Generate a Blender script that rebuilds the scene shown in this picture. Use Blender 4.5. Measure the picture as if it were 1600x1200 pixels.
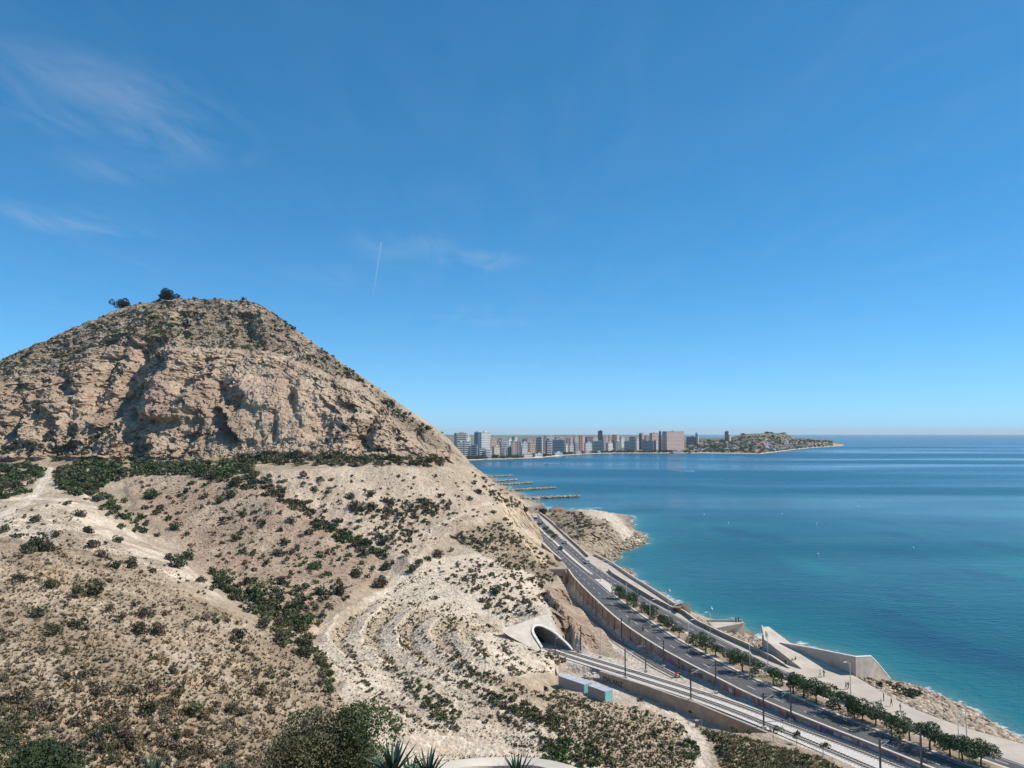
import bpy, math, random
import numpy as np
from mathutils import Vector, Matrix
from mathutils.bvhtree import BVHTree

for o in list(bpy.data.objects): bpy.data.objects.remove(o)
scene = bpy.context.scene
col = scene.collection
R = random.Random(7)
NR = np.random.default_rng(11)
PI = math.pi

# ------------------------------------------------------------------ camera
F, H, HZ = 1200.0, 66.0, 676.5            # focal length in photo pixels, eye height above sea, horizon row
PIT = math.atan((HZ - 600) / F)
cd = bpy.data.cameras.new('camera'); cam = bpy.data.objects.new('camera', cd); col.objects.link(cam)
cd.sensor_width = 36; cd.lens = 36 * F / 1600; cd.clip_start = 0.3; cd.clip_end = 90000
cam.location = (0, 0, H); cam.rotation_euler = (PI / 2 + PIT, 0, 0)
scene.camera = cam

# ------------------------------------------------------------------ sky
SUN_EL, SUN_AZ = math.radians(49), math.radians(86)     # azimuth clockwise from +Y (view direction)
world = bpy.data.worlds.new('World'); scene.world = world; world.use_nodes = True
wn, wl = world.node_tree.nodes, world.node_tree.links
wn.clear()
wout = wn.new('ShaderNodeOutputWorld'); bg = wn.new('ShaderNodeBackground'); sky = wn.new('ShaderNodeTexSky')
sky.sky_type = 'NISHITA'; sky.sun_disc = False; sky.sun_elevation = SUN_EL; sky.sun_rotation = SUN_AZ
sky.altitude = 60; sky.air_density = 0.45; sky.dust_density = 0.1; sky.ozone_density = 3.0
bg.inputs[1].default_value = 0.15
# thin cirrus: noise on a flat layer high above (direction projected on a plane)
tc = wn.new('ShaderNodeTexCoord'); sep = wn.new('ShaderNodeSeparateXYZ'); wl.new(tc.outputs['Generated'], sep.inputs[0])
def wmath(op, a, b=None, c=None):
    n = wn.new('ShaderNodeMath'); n.operation = op
    for i, s in enumerate((a, b, c)):
        if s is None: continue
        if isinstance(s, (int, float)): n.inputs[i].default_value = s
        else: wl.new(s, n.inputs[i])
    return n.outputs[0]
zc = wmath('MAXIMUM', sep.outputs[2], 0.03)
px_, py_ = wmath('DIVIDE', sep.outputs[0], zc), wmath('DIVIDE', sep.outputs[1], zc)
cmb = wn.new('ShaderNodeCombineXYZ'); wl.new(px_, cmb.inputs[0]); wl.new(py_, cmb.inputs[1])
mp = wn.new('ShaderNodeMapping'); wl.new(cmb.outputs[0], mp.inputs[0])
mp.inputs['Rotation'].default_value = (0, 0, math.radians(6)); mp.inputs['Scale'].default_value = (2.6, 0.75, 1)
mp.inputs['Location'].default_value = (0.35, 1.1, 0)
n1 = wn.new('ShaderNodeTexNoise'); n1.inputs['Scale'].default_value = 1.5; n1.inputs['Detail'].default_value = 9
n1.inputs['Roughness'].default_value = 0.62; n1.inputs['Distortion'].default_value = 0.7; wl.new(mp.outputs[0], n1.inputs[0])
n2 = wn.new('ShaderNodeTexNoise'); n2.inputs['Scale'].default_value = 0.55; n2.inputs['Detail'].default_value = 3
wl.new(cmb.outputs[0], n2.inputs[0])
c1 = wn.new('ShaderNodeMapRange'); c1.inputs[1].default_value = 0.40; c1.inputs[2].default_value = 0.74; wl.new(n1.outputs[0], c1.inputs[0])
c2 = wn.new('ShaderNodeMapRange'); c2.inputs[1].default_value = 0.40; c2.inputs[2].default_value = 0.72; wl.new(n2.outputs[0], c2.inputs[0])
def dirxy(u, v):                       # a photo direction on the cirrus layer
    cx, cy = (u - 800) / F, (600 - v) / F; y, z = math.cos(PIT) - math.sin(PIT) * cy, math.sin(PIT) + math.cos(PIT) * cy
    return cx / z, y / z
def bank(u, v, r, amt):                # a bank of cirrus drifting there
    x, y = dirxy(u, v)
    d = wmath('SQRT', wmath('ADD', wmath('POWER', wmath('SUBTRACT', px_, x), 2.0), wmath('POWER', wmath('SUBTRACT', py_, y), 2.0)))
    m = wn.new('ShaderNodeMapRange'); m.interpolation_type = 'SMOOTHSTEP'; m.inputs[1].default_value = r; m.inputs[2].default_value = r * .15; m.inputs[4].default_value = amt; wl.new(d, m.inputs[0]); return m.outputs[0]
banks = 0.05
for a_ in ((150,170,.6,.40),(270,225,.42,.60),(190,262,.35,.42),(115,345,.5,.42),(620,385,.5,.45),(750,408,.4,.5),(560,440,1.0,.12),(1500,190,.8,.1),(780,495,1.0,.16)): banks = wmath('MAXIMUM', banks, bank(*a_))
cl = wmath('MULTIPLY', wmath('MULTIPLY', c1.outputs[0], wmath('ADD', wmath('MULTIPLY', c2.outputs[0], .7), .3)), banks)
# a short aircraft trail
(ax, ay), (bx, by) = dirxy(596, 378), dirxy(583, 462)
ex, ey = bx - ax, by - ay; ll = ex * ex + ey * ey
wx_, wy_ = wmath('SUBTRACT', px_, ax), wmath('SUBTRACT', py_, ay)
t_ = wmath('DIVIDE', wmath('ADD', wmath('MULTIPLY', wx_, ex), wmath('MULTIPLY', wy_, ey)), ll); tcl = wmath('MINIMUM', wmath('MAXIMUM', t_, 0.0), 1.0)
dd = wmath('SQRT', wmath('ADD', wmath('POWER', wmath('SUBTRACT', wx_, wmath('MULTIPLY', tcl, ex)), 2.0), wmath('POWER', wmath('SUBTRACT', wy_, wmath('MULTIPLY', tcl, ey)), 2.0)))
tm = wn.new('ShaderNodeMapRange'); tm.inputs[1].default_value = .006; tm.inputs[2].default_value = .001; tm.inputs[4].default_value = .28; wl.new(dd, tm.inputs[0])
cl = wmath('MAXIMUM', cl, wmath('MULTIPLY', tm.outputs[0], wmath('SUBTRACT', 1.0, wmath('MULTIPLY', tcl, .7))))
up = wmath('GREATER_THAN', sep.outputs[2], 0.02); cl = wmath('MULTIPLY', cl, up)
tint = wn.new('ShaderNodeMixRGB'); tint.blend_type = 'MULTIPLY'; tint.inputs[0].default_value = 1.0; wl.new(sky.outputs[0], tint.inputs[1]); tint.inputs[2].default_value = (0.88, 2.02, 2.62, 1)
gam = wn.new('ShaderNodeGamma'); gam.inputs[1].default_value = 0.70; wl.new(tint.outputs[0], gam.inputs[0])
hsv = wn.new('ShaderNodeHueSaturation'); hsv.inputs['Saturation'].default_value = 1.12; wl.new(gam.outputs[0], hsv.inputs['Color'])
hor = wn.new('ShaderNodeMixRGB'); wl.new(wmath('MULTIPLY', wmath('EXPONENT', wmath('MULTIPLY', wmath('MAXIMUM', sep.outputs[2], 0.0), -14.0)), 0.66), hor.inputs[0]); wl.new(hsv.outputs[0], hor.inputs[1]); hor.inputs[2].default_value = (2.75, 4.3, 5.6, 1)   # pale air low over the sea
mixw = wn.new('ShaderNodeMixRGB'); wl.new(cl, mixw.inputs[0]); wl.new(hor.outputs[0], mixw.inputs[1])
mixw.inputs[2].default_value = (4.6, 4.9, 5.2, 1)
wl.new(mixw.outputs[0], bg.inputs[0]); wl.new(bg.outputs[0], wout.inputs[0])

# ------------------------------------------------------------------ sun, exposure
sd = bpy.data.lights.new('sun', 'SUN'); sun = bpy.data.objects.new('sun', sd); col.objects.link(sun)
sd.energy = 4.9; sd.angle = math.radians(0.53); sd.color = (1.0, 0.93, 0.83)
sdir = Vector((math.sin(SUN_AZ) * math.cos(SUN_EL), math.cos(SUN_AZ) * math.cos(SUN_EL), math.sin(SUN_EL)))
sun.rotation_euler = sdir.to_track_quat('Z', 'Y').to_euler(); sun.location = (300, 50, 400)
vs = scene.view_settings; vs.view_transform = 'Standard'; vs.look = 'None'; vs.exposure = 0.0; vs.gamma = 1.0; vs.use_curve_mapping = False

# ------------------------------------------------------------------ pixel <-> world (photo is 1600 x 1200)
CP, SP = math.cos(PIT), math.sin(PIT)
def ray(u, v):
    cx, cy = (u - 800) / F, (600 - v) / F
    return (cx, CP - SP * cy, SP + CP * cy)
def Pz(u, v, z):
    r = ray(u, v); t = (z - H) / r[2]
    return (r[0] * t, r[1] * t, z)
def Pd(u, v, d):
    r = ray(u, v); t = d / r[1]
    return (r[0] * t, d, H + r[2] * t)
def proj(x, y, z):
    zz = z - H
    dep = y * CP + zz * SP; up = -y * SP + zz * CP
    return 800 + F * x / dep, 600 - F * up / dep
RAILZ = ([100, 120, 150, 172, 195, 220, 240, 330, 420], [7.3, 7.0, 6.6, 6.2, 5.4, 4.3, 3.2, 1.8, 1.8])
def railz(y): return np.interp(y, *RAILZ)
def Prail(u, v, dz=0.0):
    z = 5.0
    for _ in range(8): p = Pz(u, v, z); z = float(railz(p[1])) + dz
    return Pz(u, v, z)

# ------------------------------------------------------------------ numpy noise
_rg = np.random.default_rng(3)
_perm = _rg.permutation(256); _perm = np.concatenate([_perm, _perm, _perm])
_gr = _rg.normal(size=(256, 3)); _gr /= np.linalg.norm(_gr, axis=1)[:, None]
def perlin(x, y, z):
    x, y, z = np.broadcast_arrays(np.asarray(x, float), np.asarray(y, float), np.asarray(z, float))
    xi, yi, zi = np.floor(x).astype(int), np.floor(y).astype(int), np.floor(z).astype(int)
    xf, yf, zf = x - xi, y - yi, z - zi
    f = lambda t: t * t * t * (t * (t * 6 - 15) + 10)
    a, b, c = f(xf), f(yf), f(zf)
    def g(i, j, k):
        h = _perm[_perm[_perm[(xi + i) & 255] + ((yi + j) & 255)] + ((zi + k) & 255)]
        q = _gr[h]
        return q[..., 0] * (xf - i) + q[..., 1] * (yf - j) + q[..., 2] * (zf - k)
    L = lambda t, p, q: p + t * (q - p)
    return L(c, L(b, L(a, g(0,0,0), g(1,0,0)), L(a, g(0,1,0), g(1,1,0))), L(b, L(a, g(0,0,1), g(1,0,1)), L(a, g(0,1,1), g(1,1,1))))
def fbm(x, y, z, o=4, lac=2.1, gain=0.5):
    s = 0; a = 1.0
    for i in range(o):
        s = s + a * perlin(x + 17.3 * i, y - 9.1 * i, z + 5.7 * i); x, y, z = x * lac, y * lac, z * lac; a *= gain
    return s
def ridged(x, y, z, o=3):
    s = 0; a = 1.0
    for i in range(o):
        s = s + a * (1 - 2 * np.abs(perlin(x + 7.7 * i, y + 3.1 * i, z))); x, y, z = x * 2.1, y * 2.1, z * 2.1; a *= 0.5
    return s
def cellval(x, y, z):
    """Worley: returns F1, F2 and a random value of the nearest cell"""
    xi, yi, zi = np.floor(x).astype(int), np.floor(y).astype(int), np.floor(z).astype(int)
    f1 = np.full(x.shape, 9.0); f2 = np.full(x.shape, 9.0); rv = np.zeros(x.shape)
    for i in (-1, 0, 1):
        for j in (-1, 0, 1):
            for k in (-1, 0, 1):
                h = _perm[_perm[_perm[(xi + i) & 255] + ((yi + j) & 255)] + ((zi + k) & 255)]
                q = _gr[h] * 0.45 + 0.5
                d = (xi + i + q[..., 0] - x) ** 2 + (yi + j + q[..., 1] - y) ** 2 + (zi + k + q[..., 2] - z) ** 2
                m = d < f1
                f2 = np.where(m, f1, np.minimum(f2, d)); rv = np.where(m, h / 255.0, rv); f1 = np.where(m, d, f1)
    return np.sqrt(f1), np.sqrt(f2), rv
def sstep(a, b, x):
    t = np.clip((x - a) / (b - a), 0, 1); return t * t * (3 - 2 * t)
def poly_sd(px, py, poly):
    """signed distance to polygon, negative inside"""
    P = np.asarray(poly, float); n = len(P)
    d = np.full(px.shape, 1e18); ins = np.zeros(px.shape, bool)
    for i in range(n):
        ax, ay = P[i]; bx, by = P[(i + 1) % n]
        ex, ey = bx - ax, by - ay; wx, wy = px - ax, py - ay
        t = np.clip((wx * ex + wy * ey) / (ex * ex + ey * ey + 1e-12), 0, 1)
        d = np.minimum(d, (wx - t * ex) ** 2 + (wy - t * ey) ** 2)
        if ay != by:
            c = ((ay > py) != (by > py)) & (px < (bx - ax) * (py - ay) / (by - ay) + ax); ins ^= c
    d = np.sqrt(d); return np.where(ins, -d, d)
def in_poly(x, y, poly):
    c = False; n = len(poly)
    for i in range(n):
        ax, ay = poly[i]; bx, by = poly[(i + 1) % n]
        if (ay > y) != (by > y) and x < (bx - ax) * (y - ay) / (by - ay) + ax: c = not c
    return c

# ------------------------------------------------------------------ object helpers
def link(o, parent=None):
    col.objects.link(o)
    if parent is not None: o.parent = parent
    return o
def tag(o, label=None, cat=None, group=None, kind=None):
    if label: o['label'] = label
    if cat: o['category'] = cat
    if group: o['group'] = group
    if kind: o['kind'] = kind
    return o
def empty(name, loc=(0, 0, 0), rz=0.0):
    o = bpy.data.objects.new(name, None); o.location = loc; o.rotation_euler = (0, 0, rz); o.empty_display_size = 0.5
    return link(o)
def mesh_np(name, V, Fc, smooth=False, colr=None):
    """fast mesh from arrays; Fc (n,3) or (n,4)"""
    V = np.asarray(V, np.float32); Fc = np.asarray(Fc, np.int32); k = Fc.shape[1]
    me = bpy.data.meshes.new(name)
    me.vertices.add(len(V)); me.vertices.foreach_set('co', V.ravel())
    me.loops.add(Fc.size); me.loops.foreach_set('vertex_index', Fc.ravel())
    me.polygons.add(len(Fc)); me.polygons.foreach_set('loop_start', np.arange(0, Fc.size, k, dtype=np.int32))
    me.polygons.foreach_set('loop_total', np.full(len(Fc), k, np.int32))
    if smooth: me.polygons.foreach_set('use_smooth', np.ones(len(Fc), bool))
    me.update(calc_edges=True)
    if colr is not None:
        a = me.attributes.new('Col', 'FLOAT_COLOR', 'POINT')
        c = np.ones((len(V), 4), np.float32); c[:, :3] = colr; a.data.foreach_set('color', c.ravel())
    return me
class MB:
    """collects simple shapes, builds ONE mesh object"""
    def __init__(s): s.v = []; s.f = []; s.mi = []; s.cur = 0
    def add(s, vs, fs):
        b = len(s.v); s.v += [tuple(p) for p in vs]
        for f in fs: s.f.append(tuple(b + i for i in f)); s.mi.append(s.cur)
        return s
    def box(s, c, d, rz=0.0, M=None):
        vs = []
        for dx, dy, dz in ((-1,-1,-1),(1,-1,-1),(1,1,-1),(-1,1,-1),(-1,-1,1),(1,-1,1),(1,1,1),(-1,1,1)):
            x, y, z = dx * d[0] / 2, dy * d[1] / 2, dz * d[2] / 2
            if rz: x, y = x * math.cos(rz) - y * math.sin(rz), x * math.sin(rz) + y * math.cos(rz)
            p = Vector((c[0] + x, c[1] + y, c[2] + z)); vs.append(M @ p if M else p)
        return s.add(vs, [(0,3,2,1),(4,5,6,7),(0,1,5,4),(1,2,6,5),(2,3,7,6),(3,0,4,7)])
    def prism(s, bot, top):
        n = len(bot); s.add(list(bot) + list(top), [tuple(range(n))[::-1], tuple(range(n, 2 * n))] +
              [(i, (i + 1) % n, n + (i + 1) % n, n + i) for i in range(n)]); return s
    def tube(s, pts, rad, n=6, cap=True):
        rings = []
        pts = [Vector(p) for p in pts]
        if not isinstance(rad, (list, tuple)): rad = [rad] * len(pts)
        b = len(s.v)
        for i, p in enumerate(pts):
            t = (pts[min(i + 1, len(pts) - 1)] - pts[max(i - 1, 0)]).normalized()
            a = t.orthogonal().normalized() if i == 0 else (pa - t * pa.dot(t)).normalized()
            pa = a; c = t.cross(a)
            for k in range(n):
                an = 2 * PI * k / n; s.v.append(tuple(p + (a * math.cos(an) + c * math.sin(an)) * rad[i]))
        for i in range(len(pts) - 1):
            for k in range(n):
                s.f.append((b + i*n + k, b + i*n + (k+1) % n, b + (i+1)*n + (k+1) % n, b + (i+1)*n + k)); s.mi.append(s.cur)
        if cap:
            s.f.append(tuple(b + k for k in range(n))[::-1]); s.mi.append(s.cur)
            e = b + (len(pts) - 1) * n; s.f.append(tuple(e + k for k in range(n))); s.mi.append(s.cur)
        return s
    def mesh(s, name, mats, smooth=False):
        me = bpy.data.meshes.new(name); me.from_pydata(s.v, [], s.f); me.update()
        if not isinstance(mats, (list, tuple)): mats = [mats]
        for m in mats: me.materials.append(m)
        if len(mats) > 1: me.polygons.foreach_set('material_index', s.mi)
        if smooth: me.polygons.foreach_set('use_smooth', [True] * len(me.polygons))
        return me
    def build(s, name, mats, parent=None, smooth=False):
        return link(bpy.data.objects.new(name, s.mesh(name, mats, smooth)), parent)
def copy_tree(o, parent=None):
    c = o.copy(); col.objects.link(c); c.parent = parent
    for ch in [x for x in bpy.data.objects if x.parent == o]: copy_tree(ch, c)
    return c
def strip(name, A, B, m, z=None, parent=None, seg=None):
    """sheet between two polylines of equal length"""
    V = list(A) + list(B); n = len(A)
    me = bpy.data.meshes.new(name); me.from_pydata(V, [], [(i, n + i, n + i + 1, i + 1) for i in range(n - 1)])
    me.update(); me.materials.append(m)
    if me.polygons and me.polygons[0].normal.z < 0: me.flip_normals()
    return link(bpy.data.objects.new(name, me), parent)
def resample(P, n):
    P = np.asarray(P, float); s = np.concatenate([[0], np.cumsum(np.linalg.norm(np.diff(P, axis=0), axis=1))])
    t = np.linspace(0, s[-1], n); return np.stack([np.interp(t, s, P[:, k]) for k in range(P.shape[1])], 1)
def smoothline(P, it=2):
    P = np.asarray(P, float)
    for _ in range(it):
        Q = [P[0]]
        for a, b in zip(P[:-1], P[1:]): Q += [a * .75 + b * .25, a * .25 + b * .75]
        P = np.array(Q + [P[-1]])
    return P
def at_y(P, ys):
    """points of a polyline (monotone in y) at given y"""
    P = np.asarray(P, float); o = np.argsort(P[:, 1]); P = P[o]
    return np.stack([np.interp(ys, P[:, 1], P[:, 0]), ys, np.interp(ys, P[:, 1], P[:, 2])], 1)
def offset(P, d):
    P = np.asarray(P, float); t = np.gradient(P[:, :2], axis=0); t /= np.linalg.norm(t, axis=1)[:, None] + 1e-9
    Q = P.copy(); Q[:, 0] += -t[:, 1] * d; Q[:, 1] += t[:, 0] * d; return Q

# ------------------------------------------------------------------ materials
MATS = {}
def mat(name, c, rough=0.8, var=0.15, scale=1.0, bump=0.0, bscale=8.0, metal=0.0, spec=0.3, objrand=0.0, c2=None):
    if name in MATS: return MATS[name]
    m = bpy.data.materials.new(name); m.use_nodes = True; nt = m.node_tree; N, L = nt.nodes, nt.links
    b = N['Principled BSDF']; b.inputs['Roughness'].default_value = rough; b.inputs['Metallic'].default_value = metal
    b.inputs['Specular IOR Level'].default_value = spec
    geo = N.new('ShaderNodeNewGeometry')
    n = N.new('ShaderNodeTexNoise'); n.inputs['Scale'].default_value = scale; n.inputs['Detail'].default_value = 5; L.new(geo.outputs['Position'], n.inputs[0])
    mr = N.new('ShaderNodeMapRange'); mr.inputs[1].default_value = 0.3; mr.inputs[2].default_value = 0.7
    L.new(n.outputs[0], mr.inputs[0])
    mx = N.new('ShaderNodeMixRGB'); L.new(mr.outputs[0], mx.inputs[0])
    cc = c2 if c2 else tuple(x * (1 - var) for x in c)
    mx.inputs[1].default_value = (*[min(1, x * (1 + var)) for x in c], 1); mx.inputs[2].default_value = (*cc, 1)
    out = mx.outputs[0]
    if objrand:
        oi = N.new('ShaderNodeObjectInfo'); m2 = N.new('ShaderNodeMapRange'); L.new(oi.outputs['Random'], m2.inputs[0])
        m2.inputs[3].default_value = 1 - objrand; m2.inputs[4].default_value = 1 + objrand
        vm = N.new('ShaderNodeVectorMath'); vm.operation = 'SCALE'; L.new(out, vm.inputs[0]); L.new(m2.outputs[0], vm.inputs['Scale']); out = vm.outputs[0]
    L.new(out, b.inputs['Base Color'])
    if bump:
        nb = N.new('ShaderNodeTexNoise'); nb.inputs['Scale'].default_value = bscale; nb.inputs['Detail'].default_value = 6; L.new(geo.outputs['Position'], nb.inputs[0])
        bp = N.new('ShaderNodeBump'); bp.inputs['Strength'].default_value = bump; bp.inputs['Distance'].default_value = 0.3 / max(bscale, .2); L.new(nb.outputs[0], bp.inputs['Height']); L.new(bp.outputs[0], b.inputs['Normal'])
    MATS[name] = m; return m
def mat_attr(name, rough=0.9, var=0.25, scale=2.0, spec=0.2, trans=0.0):
    """material coloured by the Col attribute"""
    m = bpy.data.materials.new(name); m.use_nodes = True; nt = m.node_tree; N, L = nt.nodes, nt.links
    b = N['Principled BSDF']; b.inputs['Roughness'].default_value = rough; b.inputs['Specular IOR Level'].default_value = spec
    a = N.new('ShaderNodeAttribute'); a.attribute_name = 'Col'
    geo = N.new('ShaderNodeNewGeometry'); n = N.new('ShaderNodeTexNoise'); n.inputs['Scale'].default_value = scale; L.new(geo.outputs['Position'], n.inputs[0])
    mr = N.new('ShaderNodeMapRange'); mr.inputs[1].default_value = .3; mr.inputs[2].default_value = .7; mr.inputs[3].default_value = 1 - var; mr.inputs[4].default_value = 1 + var; L.new(n.outputs[0], mr.inputs[0])
    vm = N.new('ShaderNodeVectorMath'); vm.operation = 'SCALE'; L.new(a.outputs['Color'], vm.inputs[0]); L.new(mr.outputs[0], vm.inputs['Scale'])
    L.new(vm.outputs[0], b.inputs['Base Color']); MATS[name] = m; return m

#@@PART2
# ================================================================== lines of the coast road, railway and shore (photo pixels -> metres)
RZ = 7.0                                             # road level
def pz(L, z): return np.array([Pz(u, v, z) for u, v in L])
ROAD_L = pz([(829,812),(834,822),(838,833),(847,843),(860,857),(876,873),(887,888),(895,901),(928,934),(967,970),(1020,1006),(1080,1039),(1119,1058),(1165,1082),(1240,1114),(1300,1138),(1375,1167),(1454,1199),(1560,1241)], RZ + 0.9)
ROAD_L[:, 2] = RZ
ROAD_R = pz([(842,806),(849,815),(871,837),(889,850),(917,875),(937,890),(955,902),(1000,929),(1020,943),(1080,975),(1140,1006),(1200,1038),(1232,1051),(1304,1084),(1375,1110),(1450,1142),(1525,1170),(1600,1196),(1700,1232)], RZ)
MED_L = pz([(836,819),(846,834),(862,847),(880,866),(905,887),(938,913),(962,934),(1008,966),(1050,995),(1092,1018),(1150,1049),(1200,1072),(1262,1099),(1330,1127),(1390,1150),(1450,1173),(1522,1200),(1600,1229)], RZ)
MED_R = pz([(839,815),(850,829),(868,843),(885,859),(912,883),(945,908),(970,924),(1018,955),(1060,981),(1105,1006),(1162,1034),(1212,1058),(1274,1084),(1342,1113),(1402,1136),(1462,1159),(1536,1187),(1620,1216)], RZ)
PROM_R = pz([(846,806),(860,815),(884,838),(905,856),(928,870),(959,883),(1000,911),(1010,916),(1035,934),(1056,948),(1085,966),(1104,984),(1160,1006),(1190,1016),(1232,1024),(1290,1036),(1313,1047),(1338,1058),(1384,1086),(1431,1110),(1487,1131),(1544,1149),(1600,1163),(1720,1200)], RZ)
WATER = pz([(936,794),(962,803),(987,829),(1008,838),(1012,847),(990,857),(966,866),(958,877),(963,884),(987,892),(991,904),(1020,920),(1052,938),(1082,955),(1104,966),(1142,966),(1166,984),(1188,996),(1202,990),(1240,1003),(1300,1018),(1345,1032),(1394,1063),(1431,1071),(1487,1095),(1525,1112),(1562,1136),(1598,1155),(1720,1210)], 0.0)

# ================================================================== terrain height from control points
CT = []
def cd_(L):                      # (u, v, distance)
    for u, v, d in L: CT.append(Pd(u, v, d))
def cz_(L):                      # (u, v, height)
    for u, v, z in L: CT.append(Pz(u, v, z))
RIDGE = [(-330,690,470),(-200,640,480),(-100,604,490),(0,566,500),(50,545,508),(100,521,515),(145,500,522),(190,484,528),(230,472,531),(260,467,532),(300,466,531),(330,466,528),(380,466,520),(405,473,516),(430,490,512),(475,522,505),(520,555,497),(560,585,490),(600,615,482),(640,643,475),(680,669,466),(705,690,460),(725,712,453),(745,732,447),(762,746,445),(780,760,441),(800,773,436),(820,790,430)]
cd_(RIDGE)
for u, v, d in RIDGE:            # the far side of the hill, falling away
    x, y, z = Pd(u, v, d)
    CT.append((x * 1.0 - 6, y + 60, max(3, z - 34))); CT.append((x - 10, y + 170, max(2.5, z - 110))); CT.append((x - 10, y + 330, 2.5))
# upper slope and quarry scarp
cd_([(-200,700,420),(0,590,434),(100,588,434),(190,535,446),(250,540,448),(330,545,458),(420,545,458),(500,575,452),(560,600,448),(620,645,442),(665,680,436),
     (330,505,492),(200,505,486),(450,525,480),(100,550,470),(0,580,455),
     (0,640,412),(100,635,412),(200,640,414),(300,630,415),(400,630,412),(500,650,412),(580,660,416),(640,690,420),
     (-200,715,395),(0,692,398),(100,692,398),(200,695,398),(300,700,398),(400,703,396),(500,700,398),(600,703,400),(660,706,408),
     (0,714,392),(100,713,392),(200,716,388),(300,718,386),(400,716,386),(500,714,390),(600,716,394),(680,721,402),(715,727,425)])
# quarry platform and the slopes below it
cd_([(-200,735,360),(0,728,362),(80,736,350),(200,731,350),(300,735,345),(400,740,340),(500,731,352),(600,729,364),(680,729,386),(730,740,412),
     (0,770,300),(-150,790,280),(90,760,310),(200,780,310),(300,800,302),(300,860,270),(380,820,292),(440,790,305),(400,900,244),(250,850,266),(200,815,280),
     (480,805,312),(550,852,290),(600,890,275),(640,876,277),(500,770,330),(560,790,322),(600,765,352),(650,800,332),(690,760,375),(700,795,345),(740,770,390),(745,803,352),(765,793,366),(780,800,385),(800,785,424),
     (330,900,240),(400,950,216),(440,930,226),(480,992,202),(520,940,226),(560,920,245),
     (30,800,250),(100,790,262),(100,830,232),(0,842,216),(180,852,226),(250,882,216),(300,905,214),(-150,850,210),
     (0,900,172),(100,900,180),(200,920,180),(350,960,177),(420,1000,170),(460,1040,158),(0,1000,130),(100,1010,132),(200,1050,125),(350,1100,121),(450,1130,120),(0,1120,97),(200,1190,92),(400,1200,100),(-200,1000,128),(-200,1150,92),
     (520,1180,112),(560,1100,140),(525,1050,163),(500,1000,194)])
# spoil mound, dune and hump
cd_([(600,930,250),(640,890,269),(700,880,284),(760,868,296),(830,902,282),(760,905,262),(800,930,252),(853,953,238),(845,925,264),
     (560,980,215),(650,960,226),(700,1000,206),(780,1022,200),(800,1001,221),(822,1010,217),(781,980,231),(806,974,233),(829,964,235),(600,1050,176),(700,1080,165),(800,1090,165),(700,1170,135),(620,1150,135),(900,1150,146),(1000,1180,140),(860,1100,168),(960,1126,160),(1050,1145,153),(1150,1180,141),(1250,1190,138),(1330,1215,133),
     (740,850,311),(800,832,332),(835,868,325),(860,893,316),(770,812,352),(820,840,375),(838,866,392)])
cd_([(836,1006,213.5),(848,1017,212),(858,1029,208),(866,1042,202)])
cz_([(876,1076,3.3),(900,1087,3.3),(925,1096,3.3),(950,1103,3.3),(985,1106,3.4),(850,1048,5.0),(870,1050,3.4),(1000,1088,3.2),(1100,1128,3.4)])
# near ground below the eye
for x in (-14, -5, 4, 14): CT += [(x, 4, 63.8), (x * 1.1, 10, 61.2), (x * 1.2, 14, 59.5), (x * 1.3, 18, 57.8), (x * 1.5, 23, 55.3), (x * 1.7, 30, 49.5)]
for x, y, z in ((-45,45,36),(-20,48,34),(0,50,36),(25,50,34),(-60,70,30),(-25,75,24),(0,80,22),(35,80,18),(60,100,12),(10,100,15)): CT.append((x, y, z))
# road, railway, shore
for p in ROAD_L[::1]: CT.append((p[0], p[1], RZ - .5))
for p in PROM_R: CT.append((p[0], p[1], RZ - .6))
for u, v in ((871,912),(912,956),(945,986),(982,1014),(1020,1038),(880,1018),(955,1043),(1060,1076),(1180,1118),(1300,1165)):
    p = Prail(u, v); CT.append((p[0], p[1], p[2] - .3))
for p in WATER: CT.append((p[0], p[1], -0.1))
Wo = offset(WATER, 14.0); Wf = offset(WATER, 70.0)
for i, p in enumerate(Wo):
    CT.append((p[0], p[1], -2.6))
    if i % 3 == 0 and i > 3: CT.append((Wf[i][0], Wf[i][1], -9.0))
CT += [(150, 330, -10), (180, 450, -12), (160, 560, -12), (90, 640, -9), (70, 760, -9), (90, 900, -9), (60, 1100, -9), (130, 250, -8), (200, 700, -14), (180, 180, -9), (250, 300, -14), (60, 1300, -10)]
# headland
cz_([(868,802,9.5),(885,797,12.5),(905,796,14.5),(930,797,15),(950,801,14.5),(963,809,12.5),(975,824,7.5),(890,811,12.5),(915,808,15),(940,810,14.5),(958,818,11.5),(880,832,7.5),(905,832,10.5),(922,838,9.5),(940,832,10),(960,833,6.5),(985,838,2.5),(995,846,1.6),(935,858,4.5),(955,853,3.2),(975,849,2.2),(950,868,2.2),(918,854,6),(1000,842,1.2)])
# shore beyond the hill
for u, v in ((838,787),(830,783),(812,771),(790,759),(770,748),(757,741)):
    x, y, _ = Pz(u, v, 1.0); CT += [(x, y, 0.9), (x - 25, y, 2.4), (x - 90, y, 2.5), (x + 22, y, -2.5)]
CT = np.array(CT)
_, ui = np.unique(np.round(CT[:, :2], 1), axis=0, return_index=True); CT = CT[np.sort(ui)]
def kern(d2): return np.sqrt(d2 + 9.0)
D2 = (CT[:, None, 0] - CT[None, :, 0]) ** 2 + (CT[:, None, 1] - CT[None, :, 1]) ** 2
nC = len(CT); A = np.zeros((nC + 3, nC + 3)); A[:nC, :nC] = kern(D2) + np.eye(nC) * -0.35
A[:nC, nC] = 1; A[:nC, nC + 1:] = CT[:, :2] / 100; A[nC, :nC] = 1; A[nC + 1:, :nC] = CT[:, :2].T / 100
WGT = np.linalg.solve(A, np.concatenate([CT[:, 2], [0, 0, 0]]))
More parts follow.
